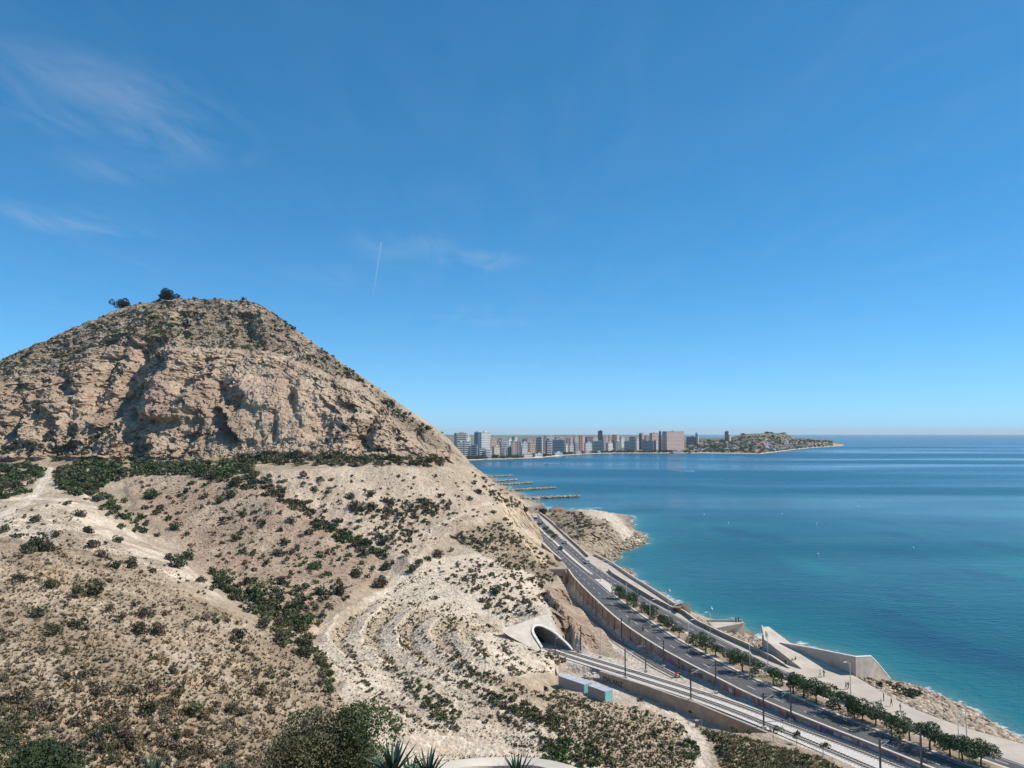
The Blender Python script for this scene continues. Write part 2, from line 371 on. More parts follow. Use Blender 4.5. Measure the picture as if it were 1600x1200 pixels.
def base_z(x, y):
    x = np.asarray(x, float); y = np.asarray(y, float); sh = x.shape; x = x.ravel(); y = y.ravel(); out = np.empty(len(x))
    for i in range(0, len(x), 20000):
        a, b = x[i:i + 20000], y[i:i + 20000]
        d = (a[:, None] - CT[None, :, 0]) ** 2 + (b[:, None] - CT[None, :, 1]) ** 2
        out[i:i + 20000] = kern(d) @ WGT[:nC] + WGT[nC] + a / 100 * WGT[nC + 1] + b / 100 * WGT[nC + 2]
    return out.reshape(sh)
# flat formations cut into the terrain
ROADPOLY = np.concatenate([offset(ROAD_L, 1.2)[:, :2], PROM_R[::-1, :2]])
if abs(poly_sd(np.array([ROAD_L[9, 0] - 5]), np.array([ROAD_L[9, 1]]), ROADPOLY)[0]) < 4: ROADPOLY = np.concatenate([offset(ROAD_L, -1.2)[:, :2], PROM_R[::-1, :2]])
RAILPOLY = [(p[0] + .3, p[1]) for p in ROAD_L[6:]] + [Prail(u, v)[:2] for u, v in ((1450,1252),(1350,1208),(1300,1185),(1240,1160),(1198,1141),(1130,1114),(1060,1087),(1000,1067),(940,1046),(900,1039),(868,1030),(852,1021),(846,1013),(856,1006),(884,1012),(912,1016),(940,1022),(965,1030),(990,1036),(972,1020),(938,993),(905,962),(880,936),(864,912))]
YARDPOLY = [Pz(u, v, 3.3)[:2] for u, v in ((874,1052),(905,1052),(939,1067),(1010,1090),(1080,1118),(1196,1159),(1165,1160),(1120,1142),(1085,1130),(1060,1116),(1000,1096),(956,1101),(915,1092),(872,1074))]
PC = (12.0, 212.0)               # centre of the curved terraces
SPUR = np.array([Pz(u, v, z) for u, v, z in ((856,921,14.0),(868,935,12.8),(880,951,11.0),(891,968,9.6),(901,988,8.2),(908,1008,6.2))])
def ground_z(x, y):
    z = base_z(x, y)
    sp = np.full(x.shape, -99.0); near = (x > -5) & (x < 45) & (y > 190) & (y < 300); xx, yy = x[near], y[near]; best = np.full(xx.shape, -99.0)
    for a, b in zip(SPUR[:-1], SPUR[1:]):       # the rock spur between the two railways
        e = b - a; t = np.clip(((xx - a[0]) * e[0] + (yy - a[1]) * e[1]) / (e[0] ** 2 + e[1] ** 2), 0, 1); cx_, cy_ = a[0] + t * e[0], a[1] + t * e[1]
        d = np.hypot(xx - cx_, yy - cy_); left = xx < cx_; best = np.maximum(best, a[2] + t * e[2] - np.where(left, 3.2, 1.1) * np.maximum(d - .5, 0) + 1.0 * fbm(xx / 3, yy / 3, 1.1, 3))
    sp[near] = best; z = np.maximum(z, sp)
    z = np.where(y > 560, np.minimum(z, np.where(x > 25, 60, z)), z)
    s = poly_sd(x, y, YARDPOLY); z = z + (3.2 - z) * (1 - sstep(.3, 3.5, s))
    s = poly_sd(x, y, RAILPOLY); z = z + (railz(y) - .22 - z) * (1 - sstep(-.6, .5, s))
    s = poly_sd(x, y, ROADPOLY); z = z + (RZ - .35 - z) * (1 - sstep(-.2, 1.6, s))
    return z

ys = np.concatenate([np.linspace(7, 88, 80), np.arange(88.8, 330, .8), np.arange(330, 400, .6), np.arange(400, 540, .48), np.linspace(541, 800, 60), np.linspace(815, 1320, 24)])
us = np.arange(-190, 1741, 2.5)
tt = (us - 800) / F
GX = ys[:, None] * tt[None, :]; GY = np.repeat(ys[:, None], len(tt), 1)
print('terrain grid', GX.shape)
GZ = ground_z(GX.ravel(), GY.ravel()).reshape(GX.shape)
U, V = proj(GX, GY, GZ)
formed = (poly_sd(GX.ravel(), GY.ravel(), RAILPOLY) < .6) | (poly_sd(GX.ravel(), GY.ravel(), ROADPOLY) < .8) | (poly_sd(GX.ravel(), GY.ravel(), YARDPOLY) < 0)
nat = 1.0 - formed.reshape(GX.shape)
back = GY > np.interp(U, [r[0] for r in RIDGE], [r[2] for r in RIDGE]) + 6
jx = 9 * fbm(GX / 9, GY / 9, 0.3, 3); jy = 7 * fbm(GX / 9, GY / 9, 7.3, 3)
def zone(poly, soft=5.0, jit=1.0):
    return 1 - sstep(-soft, soft, poly_sd((U + jx * jit).ravel(), (V + jy * jit).ravel(), poly).reshape(U.shape))
ZP = dict(
 hilltop=[(-300,700),(-190,630),(0,555),(190,470),(300,455),(400,455),(720,712),(660,690),(560,595),(420,548),(300,545),(190,530),(95,585),(0,600)],
 cliff=[(-300,720),(-190,690),(0,600),(95,585),(190,530),(300,548),(420,552),(560,598),(660,690),(735,722),(680,722),(400,716),(0,716)],
 scree=[(380,575),(470,570),(520,640),(500,700),(520,714),(340,716),(300,700),(350,680),(385,640)],
 platform=[(-300,716),(0,716),(400,716),(700,722),(720,735),(560,732),(400,740),(200,735),(90,760),(0,775),(-300,800)],
 pink=[(190,745),(395,742),(600,880),(560,930),(480,990),(330,895),(210,800)],
 bowl=[(400,738),(560,730),(740,733),(800,785),(760,815),(640,880),(600,872),(480,800)],
 white=[(-300,790),(0,765),(90,742),(120,765),(180,815),(290,885),(350,940),(310,935),(200,872),(110,862),(0,845),(-300,870)],
 fore=[(-300,880),(0,845),(110,862),(200,872),(330,945),(470,1000),(560,1130),(620,1210),(620,1400),(-300,1400)],
 dune=[(492,985),(600,920),(640,878),(760,862),(835,900),(862,950),(866,1010),(872,1050),(740,1062),(900,1140),(1000,1215),(620,1215),(560,1130),(510,1040)],
 hump=[(700,835),(790,808),(835,850),(885,890),(862,912),(760,868)],
 rightlow=[(740,1062),(872,1050),(960,1095),(1070,1120),(1100,1215),(960,1215),(880,1140)],
 rcliff=[(775,765),(815,778),(838,800),(856,880),(842,876),(812,842),(790,812)],
 spur=[(850,918),(885,922),(925,985),(940,1012),(903,1016),(884,1000),(866,968)],
 headland=[(838,780),(1030,780),(1030,880),(985,900),(955,882),(925,868),(880,832)],
 headtop=[(895,790),(955,796),(985,828),(1012,845),(985,856),(950,815),(900,800)])
ZM = {k: zone(p, 5 if k not in ('headtop', 'rcliff', 'spur') else 3, 1 if k not in ('headtop', 'headland', 'rcliff', 'spur') else .35) for k, p in ZP.items()}
front = (~back) * 1.0

# ---- relief: buttresses, recesses and ledges of the quarry face
cl = ZM['cliff'] * front; ht = ZM['hilltop'] * front
def saw(uL, u0, uP, uR, v0, v1, A, s=10):
    til = math.sin(uL * 1.7 + v0) * .55; A = A * (1 if A > 9.5 else .68)
    p = np.interp(U + jx * .6 + (V - (v0 + v1) / 2) * til, [uL, u0, uP, uR], [0, A, -.65 * A, 0], left=0, right=0)
    return p * sstep(v0 - s, v0 + s, V + jy * .6) * (1 - sstep(v1 - s, v1 + s, V + jy * .6))
dy = sum(saw(*a) for a in ((120,196,266,372,532,655,17,7),(195,205,214,226,528,560,5,4),(555,578,604,690,622,698,11,7),(268,284,300,340,484,530,8,6),(296,306,346,372,516,546,8,4),(362,386,413,452,488,532,9,5),(300,322,346,352,560,585,5,5),(336,350,386,430,590,634,8,5),
     (338,355,368,404,636,690,10,5),(476,496,534,590,650,684,8,6),(276,286,318,340,575,640,7,6),(15,32,50,85,622,690,7,5),(86,104,130,165,586,622,8,5),(38,50,64,92,690,722,5,4),(50,70,96,110,630,690,6,5),(96,112,130,150,622,690,6,5),(186,207,240,335,684,726,9,4),
     (640,652,664,695,662,702,7,5),(-60,-20,10,40,590,640,8,6),(440,455,470,500,590,650,5,6),(136,152,176,196,556,640,7,6),(690,700,708,728,690,720,4,4),(505,520,545,570,600,630,6,5),(420,432,446,470,640,690,5,5),(530,540,552,575,566,586,5,3),(20,30,45,70,596,616,5,3)))
rough = np.clip(cl + .55 * ht + .8 * ZM['spur'] + .6 * ZM['rcliff'] + .75 * ZM['headland'] * (1 - .7 * ZM['headtop']), 0, 1)
dy = dy + cl * (ridged(GX / 13, GZ / 30, GY / 60, 4) - .3) * -3.4
led = (GZ + 3.0 * fbm(GX / 25, GY / 25, 1.5, 2)) / 9.0
dy = dy + cl * ((led - np.floor(led)) - .5) * -2.6 * sstep(330, 120, U)
idx = np.where(rough > .02)
cx, cy2, cz = GX[idx], GY[idx], GZ[idx]
f1, f2, rv = cellval(cx / 6.5, cy2 / 9, cz / 8.5)
g1, g2, rw = cellval(cx / 2.2 + 40, cy2 / 3, cz / 2.6)
h1, h2, rx_ = cellval(cx / 14 + 11, cy2 / 16, cz / 12)
k1, k2, ry_ = cellval(cx / 1.1 + 5, cy2 / 1.5, cz / 1.2)
blk = (ry_ - .5) * 1.1 + (rx_ - .5) * 4.6 * sstep(.0, .06, h2 - h1) + (rv - .5) * 4.8 * sstep(.0, .07, f2 - f1) + (rw - .5) * 2.3 * sstep(0, .06, g2 - g1)
tmp = np.zeros_like(GX); tmp[idx] = blk * (rough * (1 - .55 * ZM['scree']))[idx]; dy = dy + tmp
dy = dy + ht * 5.0 * fbm(GX / 14, GY / 14, GZ / 14, 4)
crest = np.clip(ht + ZM['cliff'], 0, 1) * (np.abs(GY - np.interp(U, [r[0] for r in RIDGE], [r[2] for r in RIDGE])) < 60)
NY = GY + dy * nat * (GY < 545)
NX = GX + NY * 0 + rough * .8 * fbm(GX / 3, GZ / 3, GY / 3, 3)
dz = nat * (crest * (2.2 * fbm(GX / 20, GY / 30, 14.2, 3) + 1.0 * ridged(GX / 8, GY / 20, 15.2, 2) - 3.0) + 0.55 * fbm(GX / 6, GY / 6, 2.2, 4) + .5 * ht * ridged(GX / 7, GY / 7, .7, 3) + 1.0 * cl * fbm(GX / 2.2, GY / 2.2, 3.1, 3) + .9 * ht * fbm(GX / 2.6, GY / 2.6, 8.1, 3) + .8 * ZM['fore'] * ridged(GX / 5, GY / 3.2, 3.3, 4)
     + .45 * (ZM['scree'] + ZM['headland']) * fbm(GX / 1.6, GY / 1.6, 5.1, 3))
# erosion runnels on the debris slopes, running down slope
run = ridged(GX / 5.5 + .6 * fbm(GX / 12, GY / 12, 9., 2), GY / 45, 4.4, 2)
run2 = ridged(GX / 2.3 + .8 * fbm(GX / 8, GY / 8, 3., 2), GY / 22, 8.4, 2)
dz = dz + (.75 * run + .3 * run2) * (ZM['bowl'] + .8 * ZM['pink'] + .8 * ZM['white']) * nat * front
# curved terraces of the spoil mound
rr = np.hypot(GX - PC[0], (GY - PC[1]) * 1.0) + 2.0 * fbm(GX / 16, GY / 16, 6., 2)
ph = rr / 8.6
TERR = np.clip(ZM['dune'] + ZM['rightlow'], 0, 1) * sstep(20, 26, rr) * (1 - sstep(80, 90, rr)) * sstep(240, 225, GY)
dz = dz + TERR * nat * 1.7 * (np.abs((ph - np.floor(ph)) - .65) * 2 - .5)
NZ = GZ + np.where(GZ < -1.5, 0, dz) * np.where(GY < 60, .12 + .88 * sstep(30, 60, GY), 1)

# ---- colour of the ground (earth, marl, rock), by formation
C = np.zeros(GX.shape + (3,)); C[:] = (.42, .35, .275)
def paint(m, c): C[:] = C * (1 - m[..., None]) + np.array(c) * m[..., None]
paint(ZM['hilltop'], (.285, .235, .18)); paint(ZM['cliff'], (.45, .345, .262)); paint(ZM['cliff'] * sstep(300, 380, U) * .7, (.52, .41, .31)); paint(np.clip(zone([(185,528),(245,545),(285,600),(270,650),(250,640),(205,590)], 5, .6), 0, 1) * .8, (.40, .28, .235)); paint(ZM['scree'] * .8, (.52, .405, .31)); paint(ZM['platform'], (.40, .33, .25))
paint(ZM['pink'], (.385, .30, .235)); paint(ZM['bowl'], (.52, .435, .345)); paint(ZM['fore'], (.38, .305, .222)); paint(ZM['white'] * sstep(-.35, .25, fbm(GX / 11, GY / 11, 21., 3)) * .95, (.68, .605, .505)); paint(ZM['dune'], (.67, .59, .485))
paint(ZM['hump'], (.31, .255, .185)); paint(ZM['rightlow'], (.47, .39, .295)); paint(ZM['headland'] * front, (.40, .32, .235)); paint(ZM['headtop'], (.62, .55, .46)); paint(ZM['rcliff'], (.64, .52, .39)); paint(ZM['spur'], (.40, .30, .225))
nb = fbm(GX / 30, GY / 30, 11., 3)
paint(np.clip(nb * 1.2, 0, .5) * (cl + ht), (.34, .25, .20)); paint(np.clip(-nb * 1.1, 0, .5) * (cl), (.60, .49, .38))
paint(np.clip(fbm(GX / 12, GY / 18, 3., 3) * 1.3, 0, .55) * ZM['pink'], (.42, .29, .22))
paint(np.clip(fbm(GX / 9, GY / 9, 13., 3) * 1.5, 0, .5) * ZM['fore'], (.50, .41, .30))
# bare bedrock and tilted strata showing through the foreground slope
strat = fbm((U * .45 - V) / 14 + .8 * fbm(U / 60, V / 60, 2., 2), (U + V * .45) / 160, 5.5, 3)
paint(np.clip(strat * 1.6, 0, .6) * ZM['fore'], (.55, .455, .345)); paint(np.clip(-strat * 1.4, 0, .45) * ZM['fore'], (.27, .215, .155))
for P_ in ([(50,905),(80,892),(112,905),(105,932),(70,935)], [(75,1130),(170,1110),(250,1100),(240,1122),(130,1150)], [(240,1075),(300,1062),(335,1082),(280,1095)], [(130,1170),(230,1160),(250,1200),(140,1205)]):
    m_ = zone(P_, 9, 1.2) * sstep(-.15, .2, fbm(GX / 3, GY / 3, 31., 3)); paint(m_ * .8, (.56, .42, .275)); rough = np.clip(rough + .8 * m_, 0, 1); NZ = NZ + m_ * .9 * (np.clip(ridged(GX / 2.6, GY / 2, 9.9, 3), -.5, 1) + .3)
paint(np.clip(fbm(GX / 40, GY / 40, 41., 4) * 1.3, 0, .3) * nat * front * (1 - ZM['dune']), (.30, .245, .18)); paint(np.clip(fbm(GX / 24, GY / 24, 51., 4) * 1.3, 0, .35) * nat * front, (.58, .495, .39))
# wash of grey fines on terrace risers
paint(TERR * sstep(.42, .62, ph - np.floor(ph)) * .65, (.36, .295, .21))
def path(L, w, c):
    d = np.full(U.shape, 1e9)
    for (a, b), (e, f) in zip(L[:-1], L[1:]):
        ex, ey = e - a, f - b; wx, wy = U + jx * .3 - a, V + jy * .3 - b
        t = np.clip((wx * ex + wy * ey) / (ex * ex + ey * ey), 0, 1); d = np.minimum(d, np.hypot(wx - t * ex, wy - t * ey))
    paint((1 - sstep(w * .35, w * .65, d)) * nat * front, c)
path([(-40,850),(0,812),(55,778),(70,752),(78,735)], 11, (.68, .61, .52))
path([(605,905),(612,885),(625,868),(660,838),(735,801),(765,790)], 4, (.60, .52, .43))
path([(1100,1230),(1096,1175),(1078,1140),(1060,1118),(1010,1098),(960,1085)], 26, (.63, .56, .48))
path([(640,890),(700,905),(760,945),(800,985)], 10, (.66, .585, .48))
path([(360,568),(430,560),(490,545)], 3, (.58, .49, .39))
# wet dark rock at the waterline
wet = (1 - sstep(.15, .8, NZ)) * nat; paint(wet * .75, (.16, .14, .105))
paint(formed.reshape(GX.shape) * .9, (.60, .545, .48))

nr, nc = GX.shape
ii = (np.arange(nr - 1)[:, None] * nc + np.arange(nc - 1)[None, :])
keep = (np.maximum.reduce([NZ[:-1, :-1], NZ[1:, :-1], NZ[:-1, 1:], NZ[1:, 1:]]) > -2.2)
TAXIS = Vector((-.62, .78, 0)).normalized(); tm0 = Vector(Pz(871, 1014, 4.2)); lat = Vector((TAXIS.y, -TAXIS.x, 0))
FACE = [(840,1017),(818,1006),(795,994),(781,983.5),(806,978),(829,969),(853,961.5),(859,961),(864,968),(868,976),(872,990),(894,1016)]
UN, VN = proj(NX, NY, NZ); near = (NY > 205) & (NY < 242) & (NX > -10) & (NX < 25)
tub = np.zeros(NX.shape, bool); tub[near] = (poly_sd(UN[near], VN[near], FACE) < -.6) & (NZ[near] > railz(NY[near]) + .3)
keep &= ~(tub[:-1, :-1] | tub[1:, :-1] | tub[:-1, 1:] | tub[1:, 1:])
q = ii[keep]; quads = np.stack([q, q + 1, q + nc + 1, q + nc], 1)
VV = np.stack([NX, NY, NZ], -1).reshape(-1, 3); CC = C.reshape(-1, 3)
CC = CC * np.array((1.02, .965, .90)); used = np.zeros(len(VV), bool); used[quads.ravel()] = True; remap = np.cumsum(used) - 1
gm = mesh_np('hillside', VV[used], remap[quads], True, CC[used])
gm.polygons.foreach_set('use_smooth', (rough.reshape(-1)[q] < .22))
ra = gm.attributes.new('rock', 'FLOAT', 'POINT'); ra.data.foreach_set('value', (np.clip(rough, 0, 1).reshape(-1)[used]).astype(np.float32))
print('terrain quads', len(quads))

def ground_material():
    m = bpy.data.materials.new('marl_and_rock'); m.use_nodes = True; nt = m.node_tree; N, L = nt.nodes, nt.links
    b = N['Principled BSDF']; b.inputs['Roughness'].default_value = .95; b.inputs['Specular IOR Level'].default_value = .12
    a = N.new('ShaderNodeAttribute'); a.attribute_name = 'Col'; rk = N.new('ShaderNodeAttribute'); rk.attribute_name = 'rock'
    geo = N.new('ShaderNodeNewGeometry')
    def noise(s, det=6, r=.6):
        n = N.new('ShaderNodeTexNoise'); n.inputs['Scale'].default_value = s; n.inputs['Detail'].default_value = det; n.inputs['Roughness'].default_value = r
        L.new(geo.outputs['Position'], n.inputs[0]); return n
    def mr(src, a0, a1, b0, b1):
        n = N.new('ShaderNodeMapRange'); n.inputs[1].default_value = a0; n.inputs[2].default_value = a1; n.inputs[3].default_value = b0; n.inputs[4].default_value = b1; L.new(src, n.inputs[0]); return n.outputs[0]
    def mul(v, s):
        n = N.new('ShaderNodeVectorMath'); n.operation = 'SCALE'; L.new(v, n.inputs[0]); L.new(s, n.inputs['Scale']); return n.outputs[0]
    v = mul(a.outputs['Color'], mr(noise(.09, 5).outputs[0], .3, .7, .84, 1.14))
    v = mul(v, mr(noise(.7, 7, .7).outputs[0], .3, .72, .72, 1.22))
    v = mul(v, mr(noise(4.0, 4, .7).outputs[0], .3, .7, .80, 1.16))
    # stones and pebbles
    vo = N.new('ShaderNodeTexVoronoi'); vo.inputs['Scale'].default_value = 1.3; L.new(geo.outputs['Position'], vo.inputs[0])
    sepc = N.new('ShaderNodeSeparateColor'); L.new(vo.outputs['Color'], sepc.inputs[0])
    v = mul(v, mr(sepc.outputs[0], 0, 1, .86, 1.13))
    # warm iron stain
    st = N.new('ShaderNodeMixRGB'); st.blend_type = 'MULTIPLY'; L.new(mr(noise(.16, 5, .65).outputs[0], .52, .72, 0, .6), st.inputs[0]); L.new(v, st.inputs[1]); st.inputs[2].default_value = (1.0, .84, .70, 1)
    L.new(st.outputs[0], b.inputs['Base Color'])
    ad = N.new('ShaderNodeMath'); ad.operation = 'ADD'; L.new(noise(.9, 8, .68).outputs[0], ad.inputs[0])
    n3 = N.new('ShaderNodeMath'); n3.operation = 'MULTIPLY'; n3.inputs[1].default_value = .45; L.new(vo.outputs['Distance'], n3.inputs[0]); L.new(n3.outputs[0], ad.inputs[1])
    bp = N.new('ShaderNodeBump'); bp.inputs['Distance'].default_value = .9; L.new(ad.outputs[0], bp.inputs['Height'])
    L.new(mr(rk.outputs['Fac'], 0, 1, .65, 1.0), bp.inputs['Strength']); L.new(bp.outputs[0], b.inputs['Normal'])
    return m
gm.materials.append(ground_material())
ground = link(bpy.data.objects.new('hillside', gm)); tag(ground, kind='structure')
bpy.context.view_layer.update(); GB = BVHTree.FromObject(ground, bpy.context.evaluated_depsgraph_get())
def hit(u, v):
    """point of the ground seen at a photo pixel"""
    loc, nrm, i, d = GB.ray_cast(Vector((0, 0, H)), Vector(ray(u, v)).normalized())
    return loc, nrm
def drop(x, y):
    loc, nrm, i, d = GB.ray_cast(Vector((x, y, 400)), Vector((0, 0, -1)))
    return loc.z if loc is not None else None

# ================================================================== sea
rs = np.concatenate([np.linspace(60, 700, 170), np.geomspace(708, 30000, 130)])
ths = np.tan(np.radians(np.linspace(-46, 46, 260)))
SX = rs[:, None] * ths[None, :]; SY = np.repeat(rs[:, None], len(ths), 1)
ok = (SX > -60) & (SX < 400) & (SY < 1300)
dep = np.full(SX.shape, 30.0); dep[ok] = -base_z(SX[ok], SY[ok]) ; dep = np.where((SX < -60) & (SY < 1500), 30., dep)
shore = np.exp(-np.clip(dep, 0, 60) / 4.5) * (dep > -2) * (dep < 28)
n = len(ths); ii = np.arange(len(rs) - 1)[:, None] * n + np.arange(n - 1)[None, :]
q = ii.ravel(); fq = np.stack([q, q + 1, q + n + 1, q + n], 1)
sm = mesh_np('sea', np.stack([SX, SY, np.zeros_like(SX)], -1).reshape(-1, 3), fq, True)
sa = sm.attributes.new('shallow', 'FLOAT', 'POINT'); sa.data.foreach_set('value', shore.ravel().astype(np.float32))
def sea_material():
    m = bpy.data.materials.new('sea_water'); m.use_nodes = True; nt = m.node_tree; N, L = nt.nodes, nt.links
    b = N['Principled BSDF']; b.inputs['IOR'].default_value = 1.33; b.inputs['Roughness'].default_value = .22; b.inputs['Specular IOR Level'].default_value = .34
    geo = N.new('ShaderNodeNewGeometry'); at = N.new('ShaderNodeAttribute'); at.attribute_name = 'shallow'
    def noise(s, sx, sy, det=5, rz=0.0, r=.55):
        mp = N.new('ShaderNodeMapping'); mp.inputs['Scale'].default_value = (sx, sy, 1); mp.inputs['Rotation'].default_value = (0, 0, rz); L.new(geo.outputs['Position'], mp.inputs[0])
        n = N.new('ShaderNodeTexNoise'); n.inputs['Scale'].default_value = s; n.inputs['Detail'].default_value = det; n.inputs['Roughness'].default_value = r; L.new(mp.outputs[0], n.inputs[0]); return n.outputs[0]
    def mr(src, a0, a1, b0, b1):
        n = N.new('ShaderNodeMapRange'); n.inputs[1].default_value = a0; n.inputs[2].default_value = a1; n.inputs[3].default_value = b0; n.inputs[4].default_value = b1; L.new(src, n.inputs[0]); return n.outputs[0]
    def mix(f, a, c):
        n = N.new('ShaderNodeMixRGB'); L.new(f, n.inputs[0])
        for i, s in ((1, a), (2, c)):
            if isinstance(s, tuple): n.inputs[i].default_value = (*s, 1)
            else: L.new(s, n.inputs[i])
        return n.outputs[0]
    sp = N.new('ShaderNodeSeparateXYZ'); L.new(geo.outputs['Position'], sp.inputs[0])
    c = mix(mr(noise(.0022, 1, 1.6, 4), .35, .65, 0, 1), (.004, .080, .155), (.006, .110, .175))
    # the near bay is greener over its sandy bed
    c = mix(mr(sp.outputs[1], 1500, 150, 0, .9), c, (.003, .092, .112))
    dk = N.new('ShaderNodeMath'); dk.operation = 'MULTIPLY'; L.new(mr(noise(.012, 1, .6, 5), .46, .66, 0, .5), dk.inputs[0]); L.new(mr(sp.outputs[1], 3500, 700, 0, 1), dk.inputs[1]); c = mix(dk.outputs[0], c, (.006, .07, .115))
    near_ = mr(sp.outputs[1], 1200, 500, 0, 1)
    def patch(c, n, a0, a1, amt, col_):
        k = N.new('ShaderNodeMath'); k.operation = 'MULTIPLY'; L.new(mr(n, a0, a1, 0, amt), k.inputs[0]); L.new(near_, k.inputs[1]); return mix(k.outputs[0], c, col_)
    c = patch(c, noise(.011, 1, .55, 4, .5), .52, .64, .8, (.004, .150, .150)); c = patch(c, noise(.016, 1.2, .6, 5, .4), .54, .62, .75, (.003, .050, .100))
    c = mix(mr(at.outputs['Fac'], .16, .75, 0, .7), c, (.022, .17, .185))
    c = mix(mr(at.outputs['Fac'], .70, 1.0, 0, .7), c, (.11, .22, .20))
    # foam where the swell breaks on the rocks
    ad = N.new('ShaderNodeMath'); ad.operation = 'ADD'; L.new(mr(at.outputs['Fac'], .72, 1.0, 0, .30), ad.inputs[0]); L.new(noise(.16, 1, 1, 6, 0, .7), ad.inputs[1])
    fo = mr(ad.outputs[0], .74, .86, 0, .85); c = mix(fo, c, (.75, .80, .80))
    L.new(c, b.inputs['Base Color'])
    # wind slicks are smoother than ruffled water
    sl0 = noise(.0011, .55, 2.2, 4, .15, .5); slm = N.new('ShaderNodeMixRGB'); L.new(mr(sp.outputs[1], 1800, 5000, 0, 1), slm.inputs[0]); L.new(sl0, slm.inputs[1]); slm.inputs[2].default_value = (.5, .5, .5, 1); sl = slm.outputs[0]
    L.new(mr(sl, .44, .60, .32, .09), b.inputs['Roughness'])
    hs = N.new('ShaderNodeMath'); hs.operation = 'ADD'; L.new(noise(.32, 1, 1.9, 4, .35), hs.inputs[0]); L.new(noise(.07, 1, 2.2, 3, .2), hs.inputs[1])
    bp = N.new('ShaderNodeBump'); bp.inputs['Distance'].default_value = 1.1; L.new(hs.outputs[0], bp.inputs['Height']); L.new(mr(sl, .42, .62, .65, .25), bp.inputs['Strength']); L.new(bp.outputs[0], b.inputs['Normal'])
    return m
sm.materials.append(sea_material()); tag(link(bpy.data.objects.new('sea', sm)), kind='structure')
#@@PART3
# ================================================================== road, promenade, railway
asphalt = mat('asphalt', (.105, .102, .100), .85, .25, .2, .25, 20); paving = mat('promenade_paving', (.52, .44, .355), .85, .10, .25, .15, 6)
conc = mat('pale_concrete', (.62, .54, .44), .85, .16, .5, .15, 5); conc2 = mat('weathered_concrete', (.42, .305, .215), .9, .22, .5, .2, 4)
ballast = mat('pale_ballast', (.60, .555, .50), .95, .14, 1.5, .5, 12); white = mat('white_paint', (.78, .78, .76), .6, .05, 3)
steel = mat('rail_steel', (.13, .105, .09), .55, .25, 2, metal=.5); galv = mat('galvanised_steel', (.42, .43, .44), .5, .1, 3, metal=.6); dsteel = mat('dark_mast_paint', (.16, .155, .16), .6, .15, 3)
soilm = mat('median_soil', (.34, .25, .17), .95, .25, .5, .4, 4); grassm = mat('dry_grass', (.25, .215, .10), .95, .3, .6, .4, 6); coping = mat('coping_stone', (.62, .54, .46), .85, .12, .8)
brickm = mat('stone_walling', (.34, .25, .185), .9, .28, .7, .35, 3, c2=(.23, .17, .135)); woodm = mat('sleeper', (.36, .32, .28), .9, .2, 3)
YS = np.concatenate([np.linspace(124, 300, 60), np.linspace(304, 560, 50)])
def line_y(P): return at_y(smoothline(P, 2), YS)
rl, rr_, ml, mr_, pr = (line_y(p) for p in (ROAD_L, ROAD_R, MED_L, MED_R, PROM_R))
road = strip('road', [(p[0] + .35, p[1], RZ) for p in rl], [(p[0], p[1], RZ) for p in rr_], asphalt); tag(road, kind='structure')
def lerp(A, B, t): return A + (B - A) * t
def dashes(A, name, w, on, off, zz, m, n0=0):
    mb = MB(); P = resample(A, int(np.sum(np.linalg.norm(np.diff(A, axis=0), axis=1)) / .5)); i = 0
    stp = int((on + off) / .5); o = int(on / .5)
    while i + o < len(P):
        a, b = Vector(P[i]), Vector(P[i + o]); t = (b - a).normalized(); s = Vector((-t.y, t.x, 0)) * w / 2
        mb.add([(a + s)[:2] + (zz,) if False else (a.x + s.x, a.y + s.y, zz), (a.x - s.x, a.y - s.y, zz), (b.x - s.x, b.y - s.y, zz), (b.x + s.x, b.y + s.y, zz)], [(0, 1, 2, 3)]); i += stp
    return mb.build(name, m, road)
dashes(lerp(rl, ml, .52), 'lane_marking', .14, 3, 6, RZ + .006, white); dashes(lerp(mr_, rr_, .5), 'lane_marking', .14, 3, 6, RZ + .006, white)
for A, t in ((lerp(rl, ml, .12), 0), (lerp(rl, ml, .93), 0), (lerp(mr_, rr_, .06), 0), (lerp(mr_, rr_, .93), 0)):
    B = offset(A, .12); strip('edge_line', [(p[0], p[1], RZ + .006) for p in A], [(p[0], p[1], RZ + .006) for p in B], white, parent=road)
def slab(name, A, B, z0, z1, m, n=None):
    """raised band between two lines with vertical sides"""
    k = len(A); mb = MB()
    V = [(p[0], p[1], z1) for p in A] + [(p[0], p[1], z1) for p in B] + [(p[0], p[1], z0) for p in A] + [(p[0], p[1], z0) for p in B]
    f = []
    for i in range(k - 1): f += [(i, k + i, k + i + 1, i + 1), (2*k + i, i, i + 1, 2*k + i + 1), (k + i, 3*k + i, 3*k + i + 1, k + i + 1)]
    f += [(0, 2*k, 3*k, k), (k - 1, 2*k - 1, 4*k - 1, 3*k - 1)]
    mb.add(V, f); return mb.build(name, m)
prom = slab('promenade', rr_, pr, RZ - 1.3, RZ + .13, paving); tag(prom, kind='structure')
kerb = slab('kerb', lerp(rr_, pr, 0) - np.array([.18, 0, 0]), rr_ - np.array([.01, 0, 0]), RZ - .1, RZ + .15, coping); tag(kerb, kind='structure')
sel = YS < 318
med = slab('median', ml[sel], mr_[sel], RZ - .1, RZ + .16, coping); tag(med, kind='structure')
slab('soil_bed', lerp(ml, mr_, .16)[YS < 288], lerp(ml, mr_, .84)[YS < 288], RZ, RZ + .20, soilm).parent = med
gb = [((YS > a) & (YS < b)) for a, b in ((126,133),(141,147),(158,162),(172,176),(186,192),(210,216),(235,243),(262,287))]
for g in gb: slab('grass_patch', lerp(ml, mr_, .2)[g], lerp(ml, mr_, .8)[g], RZ, RZ + .215, grassm).parent = med
sel2 = YS >= 322
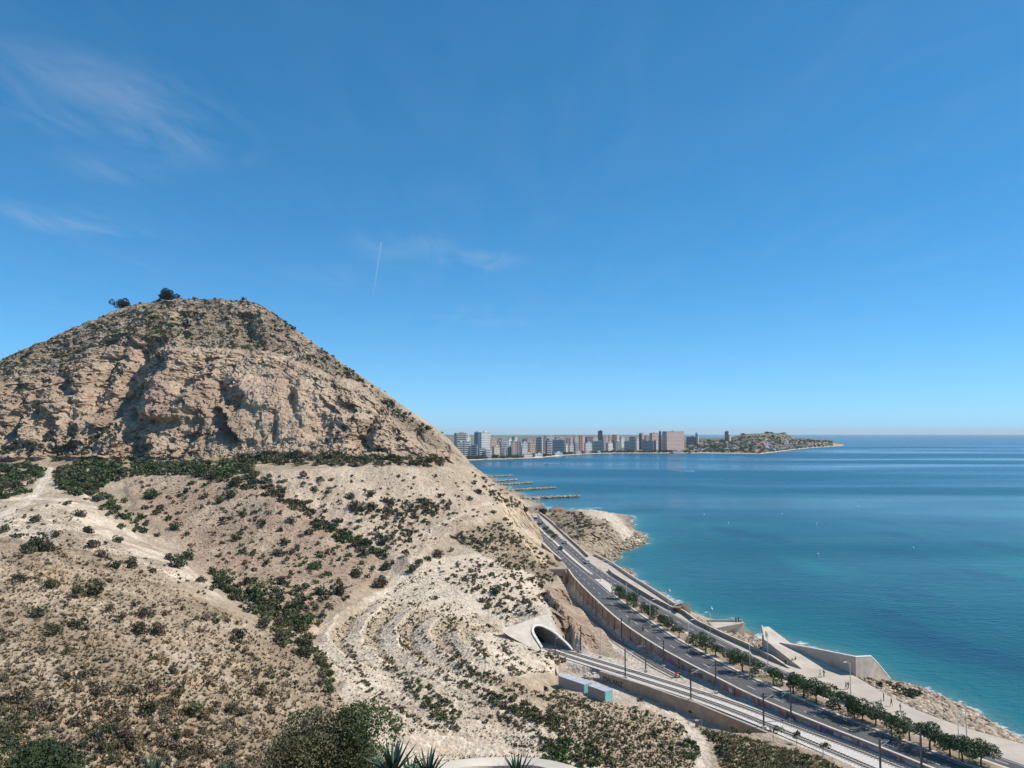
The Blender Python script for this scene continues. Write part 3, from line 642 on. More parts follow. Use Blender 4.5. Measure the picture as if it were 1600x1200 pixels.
med2 = slab('paved_median', lerp(ml, mr_, .3)[sel2], lerp(ml, mr_, .7)[sel2], RZ - .1, RZ + .16, coping); tag(med2, kind='structure')
# joints across the promenade
for y in np.arange(130, 300, 6.0):
    a, b = at_y(rr_, np.array([y]))[0], at_y(pr, np.array([y]))[0]; w = .05
    strip('paving_joint', [(a[0] + .3, a[1], RZ + .136), (a[0] + .3, a[1] + w, RZ + .136)], [(b[0] - .3, b[1] + 2, RZ + .136), (b[0] - .3, b[1] + 2 + w, RZ + .136)], mat('joint', (.36, .32, .27)), parent=prom)

# ---- long walls
def wall_along(name, A, z0, z1, th, m, cap=None, label='', cat='wall', ztop_over=.0):
    k = len(A); B = offset(A, th); e = empty(name, tuple(A[0])); mb = MB()
    z0 = np.broadcast_to(z0, (k,)); z1 = np.broadcast_to(z1, (k,)); ox, oy, oz = e.location
    V = [(A[i][0]-ox, A[i][1]-oy, z1[i]-oz) for i in range(k)] + [(B[i][0]-ox, B[i][1]-oy, z1[i]-oz) for i in range(k)] + [(A[i][0]-ox, A[i][1]-oy, z0[i]-oz) for i in range(k)] + [(B[i][0]-ox, B[i][1]-oy, z0[i]-oz) for i in range(k)]
    f = []
    for i in range(k - 1): f += [(i, k+i, k+i+1, i+1), (2*k+i, i, i+1, 2*k+i+1), (k+i, 3*k+i, 3*k+i+1, k+i+1)]
    f += [(0, 2*k, 3*k, k), (k-1, 2*k-1, 4*k-1, 3*k-1)]
    mb.add(V, f); mb.build('wall_face', m, e)
    if cap:
        C0, C1 = offset(A, -.08 * (1 if th > 0 else -1)), offset(A, th + .08 * (1 if th > 0 else -1)); mb = MB()
        V = []
        for Q, dz in ((C0, .14), (C1, .14), (C0, .002), (C1, .002)): V += [(Q[i][0]-ox, Q[i][1]-oy, z1[i]+dz-oz) for i in range(k)]
        mb.add(V, f); mb.build('coping', cap, e)
    tag(e, label, cat); return e
wl_ = at_y(smoothline(ROAD_L, 2), np.concatenate([np.linspace(124, 240, 70), np.linspace(242, 333, 40)]))
rw = wall_along('retaining_wall', wl_, railz(wl_[:, 1]) - .8, np.full(len(wl_), RZ + .78), -.4, brickm, coping, 'long shaded stone retaining wall with pale coping between railway and road')
# buttress joints and graffiti on the railway side
gcols = [(.30,.10,.34),(.16,.18,.34),(.46,.40,.44),(.38,.12,.13),(.12,.10,.14),(.42,.32,.42),(.20,.26,.36),(.52,.48,.44)]
gmats = [mat('spray_paint_%d' % i, c, .6, .3, 4) for i, c in enumerate(gcols)]
def on_wall(A, s, h):
    P = resample(A, 800); d = np.concatenate([[0], np.cumsum(np.linalg.norm(np.diff(P, axis=0), axis=1))]); i = min(798, int(np.searchsorted(d, s)))
    t = Vector(P[i + 1] - P[i]).normalized(); return Vector((P[i][0], P[i][1], h)), Vector((t.x, t.y, 0)).normalized()
def blob_on_wall(parent, A, s, w, hh, zf, side, m, name='graffiti', n=10):
    p, t = on_wall(A, s, 0); z = float(zf(p.y)); nrm = Vector((-t.y, t.x, 0)) * side
    vs = []
    for k in range(n):
        an = 2 * PI * k / n; r = .75 + .35 * R.random(); sgn = lambda x: math.copysign(abs(x) ** .6, x)
        vs.append(p + t * (sgn(math.cos(an)) * w / 2 * r) + Vector((0, 0, z + hh / 2 + sgn(math.sin(an)) * hh / 2 * r)) + nrm * (.012 + .004 * R.random()))
    mb = MB(); mb.add([v - parent.location for v in vs], [tuple(range(n))]); return mb.build(name, m, parent)
L_ = float(np.sum(np.linalg.norm(np.diff(wl_, axis=0), axis=1)))
s = 4.0
face_side = 1 if offset(wl_, 1.0)[20, 0] < wl_[20, 0] else -1
while s < L_ - 6:
    p, t = on_wall(wl_, s, 0); hgt = RZ + .6 - float(railz(p.y))
    w = R.uniform(1.2, 3.4)
    purple = 205 < p.y < 222
    if R.random() < (.95 if p.y < 225 else .45):
        blob_on_wall(rw, wl_, s, w, min(hgt * .7, R.uniform(.8, 1.9)), lambda y: railz(y) + .15, face_side, gmats[0] if purple and R.random() < .7 else R.choice(gmats))
    s += w * R.uniform(.75, 1.3)
for y in np.arange(128, 330, 7.5):
    q_ = at_y(wl_, np.array([y]))[0]; zb = float(railz(y))
    MB().box((q_[0] - rw.location.x + .0, q_[1] - rw.location.y, (zb - .4 + RZ + .7) / 2 - rw.location.z), (.62, .5, RZ + .7 - zb + .4), .55).build('pier', brickm, rw)

LW = np.array([Prail(u, v) for u, v in ((937,1050),(969,1060),(1010,1073),(1060,1091),(1080,1097),(1130,1118),(1165,1132),(1198,1146))])
lw = wall_along('yard_wall', resample(LW, 24), np.full(24, 2.7), railz(resample(LW, 24)[:, 1]) + .1, .45, conc2, mat('brown_coping', (.46, .39, .32)), 'brown concrete wall with black spray lettering below the double track')
lwA = resample(LW, 24); lws = -1 if offset(lwA, -.45)[10, 0] > lwA[10, 0] else 1
def text_mesh(body, size, depth=.01):
    c = bpy.data.curves.new('lettering', 'FONT'); c.body = body; c.size = size; c.extrude = depth; o = bpy.data.objects.new('tmp', c); col.objects.link(o)
    bpy.context.view_layer.update(); me = bpy.data.meshes.new_from_object(o.evaluated_get(bpy.context.evaluated_depsgraph_get())); bpy.data.objects.remove(o); return me
ink = mat('black_spray', (.02, .018, .02), .7, .2, 3)
tm_ = text_mesh('MALANZ', 1.75); tm_.materials.append(ink)
p0, t0 = on_wall(lwA, 1.2, 0); nf = Vector((t0.y, -t0.x, 0))
if nf.y > 0: nf = -nf
td = t0 if t0.x > 0 else -t0
Mx = Matrix(((td.x, 0, nf.x, 0), (td.y, 0, nf.y, 0), (0, 1, 0, 0), (0, 0, 0, 1)))
to = link(bpy.data.objects.new('sprayed_lettering', tm_), lw)
to.matrix_local = Matrix.Translation(Vector((p0.x, p0.y, 3.45)) + nf * .03 - lw.location) @ Mx
for s_, w_ in ((30, 1.2), (44, .7)): blob_on_wall(lw, lwA, s_, w_, .6, lambda y: 3.6, 1 if (Vector((-t0.y, t0.x, 0)).y < 0) else -1, ink)
# parapet between road pavement and lower promenade
PA = pz([(950,893),(957,900),(1000,927),(1020,939),(1051,955)], RZ); PB = pz([(1052,953),(1068,960),(1089,976),(1130,996),(1170,1014),(1200,1030),(1232,1045)], RZ)
PA_, PB_ = resample(PA, 30), resample(PB, 30)
wall_along('parapet_wall', PA_, RZ - .1, RZ + 1.25, .35, conc2, conc, 'long low brown parapet beside the pavement running up to the small wedge lookout')
wall_along('parapet_wall', PB_, RZ - .1, RZ + np.interp(np.arange(30), [0, 26, 29], [1.2, 1.2, .3]), .35, conc2, conc, 'low parapet bending from the wedge lookout and tapering out at the big ramp')
PCc = pz([(843,803),(862,818),(885,840),(905,858),(918,871)], RZ); PD_ = pz([(927,868),(945,877),(959,885),(985,903),(1009,918),(1035,935),(1054,948)], RZ)
wall_along('parapet_wall', resample(PCc, 30), RZ - .2, RZ + 1.2, .4, conc2, conc, 'far low parapet wall along the pavement beside the rocky headland')
wall_along('parapet_wall', resample(PD_, 30), RZ - 2.5, RZ + 1.1, .4, conc, conc, 'sea edge parapet of the upper promenade above the little cove')
PE = pz([(838,843),(847,852),(862,866),(876,878)], RZ + .5)
wall_along('parapet_wall', resample(PE, 16), RZ - 4.5, RZ + 1.6, .6, brickm, coping, 'reddish brown parapet beside the cutting behind the box tunnel mouth')

# ---- railway
TA = np.array([Prail(u, v) for u, v in ((858,1010),(868,1013),(891,1020),(955,1039),(1020,1059),(1060,1071),(1120,1090),(1180,1111),(1240,1134),(1300,1156),(1360,1179),(1412,1200),(1470,1224))])
TB = np.array([Prail(u, v) for u, v in ((853,1014),(862,1017),(888,1026),(955,1047),(1020,1068),(1060,1080),(1120,1101),(1180,1124),(1240,1149),(1300,1174),(1360,1200),(1420,1226))])
TCc = np.array([Prail(u, v) for u, v in ((868,908),(878,920),(912,956),(945,986),(982,1014),(1020,1038),(1059,1058))])
def track(P, label, name='railway_track'):
    P = smoothline(P, 2); P = resample(P, int(np.sum(np.linalg.norm(np.diff(P, axis=0), axis=1)) / 1.5)); P[:, 2] = railz(P[:, 1])
    e = empty(name, tuple(P[0])); k = len(P)
    for sd in (-.5, .5):
        mb = MB()
        A, B = offset(P, sd - .045), offset(P, sd + .045); V = []
        for Q, dz in ((A, .17), (B, .17), (A, .02), (B, .02)): V += [(Q[i][0]-P[0][0], Q[i][1]-P[0][1], P[i][2]+dz-P[0][2]) for i in range(k)]
        f = []
        for i in range(k - 1): f += [(i, k+i, k+i+1, i+1), (2*k+i, i, i+1, 2*k+i+1), (k+i, 3*k+i, 3*k+i+1, k+i+1)]
        mb.add(V, f); mb.build('rail', steel, e)
    A, B = offset(P, -.56), offset(P, .56)
    mb = MB(); S = resample(P, int(np.sum(np.linalg.norm(np.diff(P, axis=0), axis=1)) / .7))
    for i in range(0, len(S) - 1):
        t = S[i + 1] - S[i]; an = math.atan2(t[1], t[0]); mb.box((S[i][0]-P[0][0], S[i][1]-P[0][1], float(railz(S[i][1])) + .02 - P[0][2]), (.22, 1.9, .1), an)
    sl_ = mb.build('sleepers', woodm, e); tag(sl_, kind='stuff')
    tag(e, label, 'railway track'); return P
tA = track(TA, 'railway track of the double line nearer the road wall'); tB = track(TB, 'railway track of the double line nearer the brown yard wall'); tC = track(TCc, 'single railway track from the box tunnel ending beside the graffiti wall')
# ballast bed under the double line
bl = offset(tB, -2.0); br = offset(tA, 2.0); n_ = 60; bl, br = resample(bl, n_), resample(br, n_)
for A in (bl, br): A[:, 2] = railz(A[:, 1]) - .06
tag(strip('ballast', [tuple(p) for p in bl], [tuple(p) for p in br], ballast), kind='structure')
cl_, cr_ = resample(offset(tC, -1.5), 40), resample(offset(tC, 1.5), 40)
for A in (cl_, cr_): A[:, 2] = railz(A[:, 1]) - .05
tag(strip('ballast', [tuple(p) for p in cl_], [tuple(p) for p in cr_], mat('brown_ballast', (.50, .43, .36), .95, .2, 1.5, .5, 12)), kind='structure')
# buffer at the end of the single track
bp_ = tC[-1] if tC[-1][1] < tC[0][1] else tC[0]
e = empty('buffer_stop', tuple(bp_)); 
for sx in (-.5, .5): MB().box((sx, 0, .5), (.16, .2, 1.0), .5).build('post', steel, e)
MB().box((0, 0, .9), (1.7, .2, .3), .5).build('beam', mat('buffer_red', (.35, .06, .05)), e); tag(e, 'small buffer stop at the end of the single track', 'buffer stop')

# ---- overhead line masts
def mast(u, v, hpx, arm, label, thin=False):
    b = Prail(u, v); hgt = hpx * b[1] / F * 1.03
    e = empty('catenary_mast', b)
    m = dsteel if not thin else galv
    MB().box((0, 0, .2), (.8, .8, .5)).build('footing', conc, e)
    if thin: MB().tube([(0, 0, .3), (0, 0, hgt)], [.09, .05], 6).build('pole', m, e)
    else:
        mb = MB(); w = .26
        mb.box((-w/2, 0, hgt/2), (.03, w, hgt)); mb.box((w/2, 0, hgt/2), (.03, w, hgt)); mb.box((0, 0, hgt/2), (w - .02, .03, hgt)); mb.build('pole', m, e)
    if arm:
        d = Vector((arm[0], arm[1], 0)).normalized(); ln = Vector((arm[0], arm[1])).length; zt = hgt * .80
        c = MB().tube([(0, 0, zt), tuple(d * ln + Vector((0, 0, zt + .45)))], .035, 5).build('cantilever_arm', galv, e)
        MB().tube([(0, 0, zt + .9), tuple(d * ln * .8 + Vector((0, 0, zt + .42)))], .03, 5).build('stay_tube', galv, e)
        MB().tube([tuple(d * ln * .45 + Vector((0, 0, zt + .2))), tuple(d * ln * .95 + Vector((0, 0, zt - .25)))], .03, 5).build('steady_arm', galv, e)
        ins = MB()
        for k in range(3): ins.tube([tuple(d * (.22 + k * .1) + Vector((0, 0, zt + .03 + k * .02))), tuple(d * (.28 + k * .1) + Vector((0, 0, zt + .04 + k * .02)))], .09, 6)
        ins.build('insulator', mat('porcelain', (.5, .47, .42)), e)
    tag(e, label, 'mast', 'overhead line masts along the railway'); e['h'] = hgt; return e
along = Vector((tA[len(tA)//2 + 4] - tA[len(tA)//2])).normalized(); side = Vector((-along.y, along.x, 0))
if side.x < 0: side = -side
mA = (-side * 3.0)[:2]; mB_ = (side * 3.0)[:2]
masts = [(867.5,1027,34,mB_,'grey mast just outside the concrete tunnel portal'),(907.5,1020,39,mA,'grey mast beside the dark rock right of the tunnel portal'),(977,1060,43,mB_,'mast at the top end of the brown yard wall'),
 (1009,1049,46,mA,'mast opposite the start of the yard wall, before the end of the single track'),(1037,1042,39,mA,'mast by the purple graffiti at the road wall'),(1079.5,1095,49,mB_,'mast on the edge above the middle of the brown yard wall'),
 (1118.5,1083,47,mA,'mast against the road wall opposite the middle of the yard wall'),(1193.5,1138,51,mB_,'mast at the near end of the brown yard wall'),(1236,1126,51,mA,'mast against the road wall opposite the near end of the yard wall'),
 (1376,1216,56,mB_,'mast at the bottom edge left of the tracks'),(1440,1205,61,mA,'tallest mast at the bottom edge against the road wall'),(898,934,28,None,'thin mast in the shadow of the wall near the box tunnel'),(931,966,26,(1.5, 1.0),'mast beside the single track, second from the box tunnel'),(971,1000,32,(-1.5, -1.0),'mast against the graffiti wall halfway along the single track'),(938,1027,42,None,'thin pole on the sloping rock between the two railways')]
MST = {}
for u, v, hp, arm, lab in masts: MST[u] = mast(u, v, hp, arm, lab, arm is None)
wirem = mat('copper_wire', (.10, .085, .07), .5)
def wires(P, lab):
    e = empty('overhead_wire', tuple(P[0])); P = resample(P, 60)
    for nm, dz, sag in (('contact_wire', 4.9, 0), ('carrier_wire', 5.8, .5)):
        pts = [(p[0]-P[0][0], p[1]-P[0][1], float(railz(p[1])) + dz - P[0][2] - sag * abs(math.sin(i / 60 * PI * 4))) for i, p in enumerate(P)]
        MB().tube(pts, .013, 4).build(nm, wirem, e)
    tag(e, lab, 'overhead wire')
wires(tA, 'thin overhead wires above the track nearer the road wall'); wires(tB, 'thin overhead wires above the track nearer the yard wall')

# ---- concrete tunnel portal (slanted face, arched mouth)
def portal():
    e = empty('tunnel_portal', Pz(869, 1018, 4.2)); o = e.location
    p0, p1, p2 = Vector(Pz(848, 1011, 5.6)), Vector(Pz(893, 1016, 4.2)), Vector(Pd(845, 978, 227))
    nrm = (p1 - p0).cross(p2 - p0).normalized()
    if nrm.y > 0: nrm = -nrm
    def P(u, v, d=0.0):
        r = Vector(ray(u, v)); t = (p0 + nrm * d - Vector((0, 0, H))).dot(nrm) / r.dot(nrm); return Vector((0, 0, H)) + r * t - o
    n = 30; axis = TAXIS
    mouth = resample(smoothline([(848,1012),(840,999),(834,989),(833.5,983),(836,979.5),(843,978.5),(852,982),(863,988),(871,994),(878,1001),(887,1009),(893,1016)], 2), n)
    ring = resample(smoothline([(845.5,1013.5),(836,999),(830,989),(830,982),(833.5,976.5),(843,975.5),(853,979.5),(864,985.5),(873,992),(880,999),(889.5,1008),(895.5,1016.5)], 2), n)
    outr = resample(np.array([(840,1018),(818,1006),(795,994),(780,983),(806,977),(829,968),(853,960.5),(859,960),(864,967),(868,975),(873,989),(897,1017)]), n)
    M, G, O = [P(*q) for q in mouth], [P(*q) for q in ring], [P(*q, .1) for q in outr]
    k = n; quad = [(i, i+1, k+i+1, k+i) for i in range(n-1)]
    back_ = Vector((-.1, 1, -.1)) * 1.5
    mb = MB(); mb.add(G + O + [p + back_ for p in O], quad + [(k+i, k+i+1, 2*k+i+1, 2*k+i) for i in range(n-1)]); mb.build('face', conc, e)
    Gf, Mf = [p + nrm * .35 for p in G], [p + nrm * .35 for p in M]
    mb = MB(); mb.add(M + Mf + Gf + G, quad + [(k+a_, k+b_, k+c_, k+d_) for a_, b_, c_, d_ in quad] + [(2*k+a_, 2*k+b_, 2*k+c_, 2*k+d_) for a_, b_, c_, d_ in quad]); mb.build('arch_ring', mat('light_concrete', (.72, .68, .60), .8), e)
    I = [p + axis * 11 - Vector((0, 0, .6)) for p in M]
    mb = MB(); mb.add(M + I, quad); mb.build('lining', mat('tunnel_lining', (.22, .205, .195), .9, .2, .4), e, True)
    mb = MB(); mb.add([p * 1.0 + axis * -.3 for p in I], [tuple(range(k))]); mb.build('shade_sheet', mat('tunnel_dark', (.03, .03, .03)), e)  # near-black sheet across the bore, the tunnel's deep shade painted in
    fl = [M[0] - axis * 1, M[-1] - axis * 1, I[-1], I[0]]; mb = MB(); mb.add([Vector((p.x, p.y, -.12)) for p in fl], [(0, 1, 2, 3)]); mb.build('floor', ballast, e)
    w = [Vector(Pz(845, 1013, 5.2)) - o, Vector(Pz(858, 1027, 4.9)) - o, Vector(Pz(871, 1039, 4.4)) - o, Vector(Pz(873, 1052, 3.9)) - o]
    mb = MB(); th = Vector((-.45, -.1, 0))
    for a_, b_ in zip(w[:-1], w[1:]): mb.prism([Vector((a_.x, a_.y, -1.5)), Vector((b_.x, b_.y, -1.5)), Vector((b_.x, b_.y, -1.5)) + th, Vector((a_.x, a_.y, -1.5)) + th], [a_, b_, b_ + th, a_ + th])
    mb.build('wing_wall', conc, e)
    tag(e, 'pale concrete tunnel portal with a slanting oval mouth', 'tunnel portal'); return e
portal()
# ---- box tunnel mouth beside the road
def box_tunnel():
    e = empty('box_tunnel', Pz(871, 913, 1.7)); o = e.location
    a, b = Vector(Pd(858, 908, 322)) - o, Vector(Pd(884, 908, 324)) - o; a.z = b.z = -.5
    dv = Vector((-.02, 1, 0)); top = RZ + .6 - o.z; opn = top - 2.6; w = (b - a); x0, x1 = a.x - .4, b.x + .5; L = 26
    MB().box(((x0 + x1) / 2, L / 2, top - 1.2), (x1 - x0, L, 2.4)).build('roof_slab', conc2, e)
    MB().box((x0 + .5, L / 2, (top - 2.41) / 2 - .3), (1.0, L - .1, top - 2.4 + .6)).build('side_wall', conc2, e)
    MB().box((x1 - .5, L / 2, (top - 2.41) / 2 - .3), (1.0, L - .1, top - 2.4 + .6)).build('side_wall', conc2, e)
    MB().box(((x0 + x1) / 2, -.12, top + .35), (x1 - x0 + .2, .3, .7)).build('parapet', coping, e)
    MB().box(((x0 + x1) / 2, L - 1, 2), (x1 - x0 - 2.1, .3, 7)).build('shade_sheet', mat('tunnel_dark', (.03, .03, .03)), e)  # black sheet at the back, painted as the unlit depth of the tunnel
    for k in range(5): 
        w_ = R.uniform(.7, 1.3); MB().box((x0 + 1.03, -.0 + 2 + k * 1.7, 1.2), (.02, w_, .9)).build('graffiti', gmats[(k + 5) % 8], e)
    tag(e, 'brown concrete box tunnel mouth beside the road cutting', 'tunnel mouth')
box_tunnel()

# ---- shipping containers
def container(c_fl, c_fr, c_br, zb, zt, label):
    a, b, c = Vector(Pz(*c_fl, zt)), Vector(Pz(*c_fr, zt)), Vector(Pz(*c_br, zt))
    ax = (b - a); L = ax.length; ax.normalize(); nrm = Vector((-ax.y, ax.x, 0)); W = 2.44
    e = empty('shipping_container', ((a.x + b.x) / 2, (a.y + b.y) / 2, zb)); e.rotation_euler = (0, 0, math.atan2(ax.y, ax.x)); h = zt - zb
    body = mat('container_grey', (.36, .355, .36), .6, .12, 1, metal=.1); roofm = mat('container_roof', (.46, .47, .52), .55, .1, .6); turq = mat('container_turquoise', (.30, .66, .66), .55, .08, 1)
    MB().box((0, W / 2, h / 2), (L, W, h - .12)).build('body', body, e)
    mb = MB(); n = int(L / .28)
    for i in range(n): mb.box((-L / 2 + (i + .5) * L / n, -.03, h / 2), (L / n * .5, .06, h - .35))
    cg = mb.build('corrugation', body, e); tag(cg, kind='stuff')
    mb = MB(); mb.box((0, W / 2, h - .03), (L + .06, W + .06, .06))
    r = mb.build('roof', roofm, e)
    MB().box((.1, W / 2, h + .012), (.1, W - .1, .02)).build('roof_seam', galv, r)
    for k in (-1, 1):
        d = MB().box((L / 2 + .03, W / 2 + k * W / 4, h / 2), (.06, W / 2 - .06, h - .2)).build('door', turq, e)
        for t in (-.3, .3): MB().tube([(L / 2 + .09, W / 2 + k * W / 4 + t, .15), (L / 2 + .09, W / 2 + k * W / 4 + t, h - .15)], .025, 5).build('lock_rod', galv, d)
    for sx in (-1, 1):
        for sy in (0, 1): MB().box((sx * (L / 2 - .06), sy * W, h / 2), (.16, .16, h)).build('corner_post', body, e)
    tag(e, label, 'container', 'shipping containers in the yard')
container((873,1056), (912.5,1069.5), (920,1064), 3.25, 5.85, 'grey shipping container with bluish roof, farther of the two')
container((919,1071), (945.5,1080.5), (955,1076), 3.25, 5.85, 'grey shipping container with turquoise end lit by sun, nearer of the two')
# stone pitched apron at the end of the yard wall
e = empty('stone_apron', Pz(927, 1064, 3.3))
for i in range(46):
    a = R.uniform(0, PI); r = R.uniform(.3, 3.4); x, y = -math.cos(a) * r + .4, math.sin(a) * r * .8
    s = R.uniform(.35, .7); MB().box((x, y + 1.5, .25 + .9 * (y / 3.0) * .7), (s, s * R.uniform(.7, 1.2), s * .6), R.uniform(0, 3)).build('stone', coping, e)
tag(e, 'rounded apron of pale stones at the end of the yard wall', 'stone apron')
# chain link gate and post by the path
ga, gb_ = Vector(Pz(1060, 1140, 3.6)), Vector(Pz(1098, 1140, 3.6))
e = empty('wire_gate', ga); w = (gb_ - ga).length; hh = 2.0
for x in (0, w * .42, w * .97): MB().tube([(x, 0, 0), (x, 0, hh)], .05, 6).build('post', galv, e)
for z in (.15, hh): MB().tube([(0, 0, z), (w * .97, 0, z)], .035, 5).build('rail', galv, e)
mb = MB()
for i in range(16): x = w * .97 * (i + .5) / 16; mb.tube([(x, 0, .15), (x, 0, hh)], .012, 4)
tag(mb.build('mesh_wires', galv, e), kind='stuff'); tag(e, 'wire mesh gate across the pale track by the yard wall', 'gate')
p = Pz(1089, 1143, 3.6); e = empty('gate_pillar', p); MB().box((0, 0, 1.05), (.62, .62, 2.3)).build('shaft', mat('dark_render', (.21, .18, .16)), e); MB().box((0, 0, 2.26), (.74, .74, .12)).build('cap', conc2, e); tag(e, 'dark square gate pillar right of the wire gate', 'pillar')
p = Prail(903, 1019); e = empty('signal_cabinet', p); MB().box((0, 0, .9), (.9, .7, 1.8)).build('cabinet', galv, e); MB().box((0, -.36, .95), (.7, .03, 1.4)).build('door', mat('cabinet_door', (.5, .5, .5)), e); MB().box((0, 0, 1.84), (1.0, .8, .08)).build('roof', galv, e); tag(e, 'pale metal cabinet beside the tracks right of the tunnel portal', 'cabinet')

# ---- sea lookouts of pale concrete
look = mat('lookout_concrete', (.58, .50, .405), .85, .16, .35, .15, 4); lookw = mat('lookout_wall', (.52, .43, .34), .85, .18, .5, .15, 4)
def solid(name, parent, top, zb, m):
    """prism from top points down to the height zb (a number or list)"""
    o = parent.location; zbs = zb if isinstance(zb, (list, tuple)) else [zb] * len(top)
    T = [Vector(p) - o for p in top]; B = [Vector((p[0], p[1], z)) - o for p, z in zip(top, zbs)]
    ar = sum(T[i].x * T[(i+1) % len(T)].y - T[(i+1) % len(T)].x * T[i].y for i in range(len(T)))
    if ar < 0: T.reverse(); B.reverse()
    return MB().prism(B, T).build(name, m, parent)
# the big ramp: deck rises towards the sea end
Z0 = RZ + .16
e = empty('ramp_lookout', Pz(1280, 1046, RZ))
deck = [Pz(1250, 1044, Z0), Pz(1314, 1047, Z0), Pz(1300, 1040, Z0 + .3), Pz(1233, 1003, 9.6), Pz(1201, 979, 11.6), Pz(1190, 979.5, 11.6), Pz(1194, 1000, 10.2)]
solid('ramp_deck', e, deck, [RZ - .5, RZ - .5, 2, 0, -.5, -.5, 3], look)
sw = [Pz(1190, 977, 12.4), Pz(1194, 999, 11.0), Pz(1251, 1043.5, Z0 + .25)]
swo = [(p[0] + .35, p[1] + .25, p[2]) for p in sw]
wallA = MB(); 
for i in range(2):
    a, b, c, d = sw[i], sw[i+1], swo[i+1], swo[i]
    bt = [Vector((*p[:2], z)) - e.location for p, z in ((a, 1 if i == 0 else 4), (b, 4 if i == 0 else RZ - .4), (c, 4 if i == 0 else RZ - .4), (d, 1 if i == 0 else 4))]
    wallA.prism(bt, [Vector(p) - e.location for p in (a, b, c, d)])
wallA.build('side_wall', lookw, e)
tag(e, 'large pale concrete ramp rising to a sea lookout', 'lookout')
e = empty('lookout_wall', Pz(1330, 1055, RZ)); o = e.location
base = [Pz(1221, 1007, 9.4), Pz(1313, 1046.5, Z0), Pz(1340, 1056, RZ + .1), Pz(1391, 1064, 2.5)]
yb = [b for b in base]
tops = [(1218.5,1004.5),(1262,1012),(1300,1019.5),(1337,1027),(1361,1026),(1372,1037),(1392,1062)]
# the wall stands on the line from the deck's edge; its top is found on that vertical plane
xs_ = np.interp([t[0] for t in tops], [1221,1262,1300,1337,1361,1372,1392], np.linspace(0, 1, 7))
bl_ = resample(np.array(base), 60); bu, bv = proj(bl_[:, 0], bl_[:, 1], bl_[:, 2])
V1, V2, V3, V4 = [], [], [], []
for (u, v) in tops:
    bx_, by_ = np.interp(u, bu, bl_[:, 0]), np.interp(u, bu, bl_[:, 1]); tp = Pd(u, v, by_); V1.append(tp); V2.append((tp[0], by_, -1.5))
th = Vector((.25, .55, 0))
mb = MB(); k = len(V1); VV_ = [Vector(p) - o for p in V1] + [Vector(p) - o for p in V2]; VV_ += [p + th for p in VV_[:k]] + [p + th * 2.4 for p in VV_[k:]]
f = []
for i in range(k - 1): f += [(k+i, k+i+1, i+1, i), (i, i+1, 2*k+i+1, 2*k+i), (2*k+i, 2*k+i+1, 3*k+i+1, 3*k+i)]
f += [(0, 2*k, 3*k, k), (k-1, 2*k-1, 4*k-1, 3*k-1)]
mb.add(VV_, f); mb.build('wall', lookw, e)
mb = MB(); A = [Vector(p) - o + Vector((0, -.06, .01)) for p in V1]; B = [p + th + Vector((0, .14, 0)) for p in A]
mb.prism(A + B[::-1], [p + Vector((0, 0, .16)) for p in A + B[::-1]]) if False else None
for i in range(k - 1): mb.prism([A[i], A[i+1], B[i+1], B[i]], [p + Vector((0, 0, .15)) for p in (A[i], A[i+1], B[i+1], B[i])])
mb.build('coping', mat('light_concrete', (.72, .68, .60), .8), e); tag(e, 'high shaded concrete wall rising along the ramp and dropping to the rocks', 'wall')
# triangular terrace
e = empty('triangular_lookout', Pz(1125, 985, RZ))
solid('deck', e, [Pz(1104, 970, 6.5), Pz(1160, 970, 7.6), Pz(1163, 974, 7.6), Pz(1119, 983, 6.5)], [-1, -1, -1, 2], look)
a, b = Pz(1119, 981.5, 7.2), Pz(1163, 973, 8.3); 
mb = MB(); o = e.location; a, b = Vector(a) - o, Vector(b) - o; d = Vector((0, -.35, 0)); dn = Vector(Pz(1153, 991, 2.5)) - o
mb.prism([Vector((a.x, a.y, a.z - 3)), dn, dn - d, Vector((a.x, a.y, a.z - 3)) - d], [a, b, b - d, a - d]); mb.build('parapet', lookw, e)
a, b = Vector(Pz(1104, 968.5, 7.0)) - o, Vector(Pz(1160, 968.5, 8.2)) - o
mb = MB().prism([a - Vector((0, 0, 2)), b - Vector((0, 0, 2)), b - Vector((0, -.3, 2)), a - Vector((0, -.3, 2))], [a, b, b + Vector((0, .3, 0)), a + Vector((0, .3, 0))]); mb.build('sea_parapet', look, e)
tag(e, 'triangular concrete lookout terrace pointing out over the rocks', 'lookout')
# small wedge
e = empty('wedge_lookout', Pz(1066, 958, RZ)); o = e.location
q4 = [Pz(1061, 953, RZ + .2), Pz(1079, 959, RZ - .6), Pz(1078, 942, 10.3), Pz(1064, 943, 10.0)]
A = [Vector(p) - o for p in q4]; B = [p + Vector((-1.2, 2.2, -1.0)) for p in A]
MB().prism(A, B).build('slab', look, e)
MB().prism([Vector(Pz(1052, 953, RZ)) - o, Vector(Pz(1062, 955, RZ)) - o, Vector(Pz(1066, 950, RZ)) - o, Vector(Pz(1056, 947, RZ)) - o], [Vector(Pz(1053, 949, RZ + 1.6)) - o, Vector(Pz(1062, 950, RZ + 2.2)) - o, Vector(Pz(1066, 946, RZ + 2.6)) - o, Vector(Pz(1057, 944, RZ + 1.8)) - o]).build('block', mat('brown_block', (.36, .25, .19)), e)
tag(e, 'small wedge shaped concrete lookout with a tilted pale slab', 'lookout')
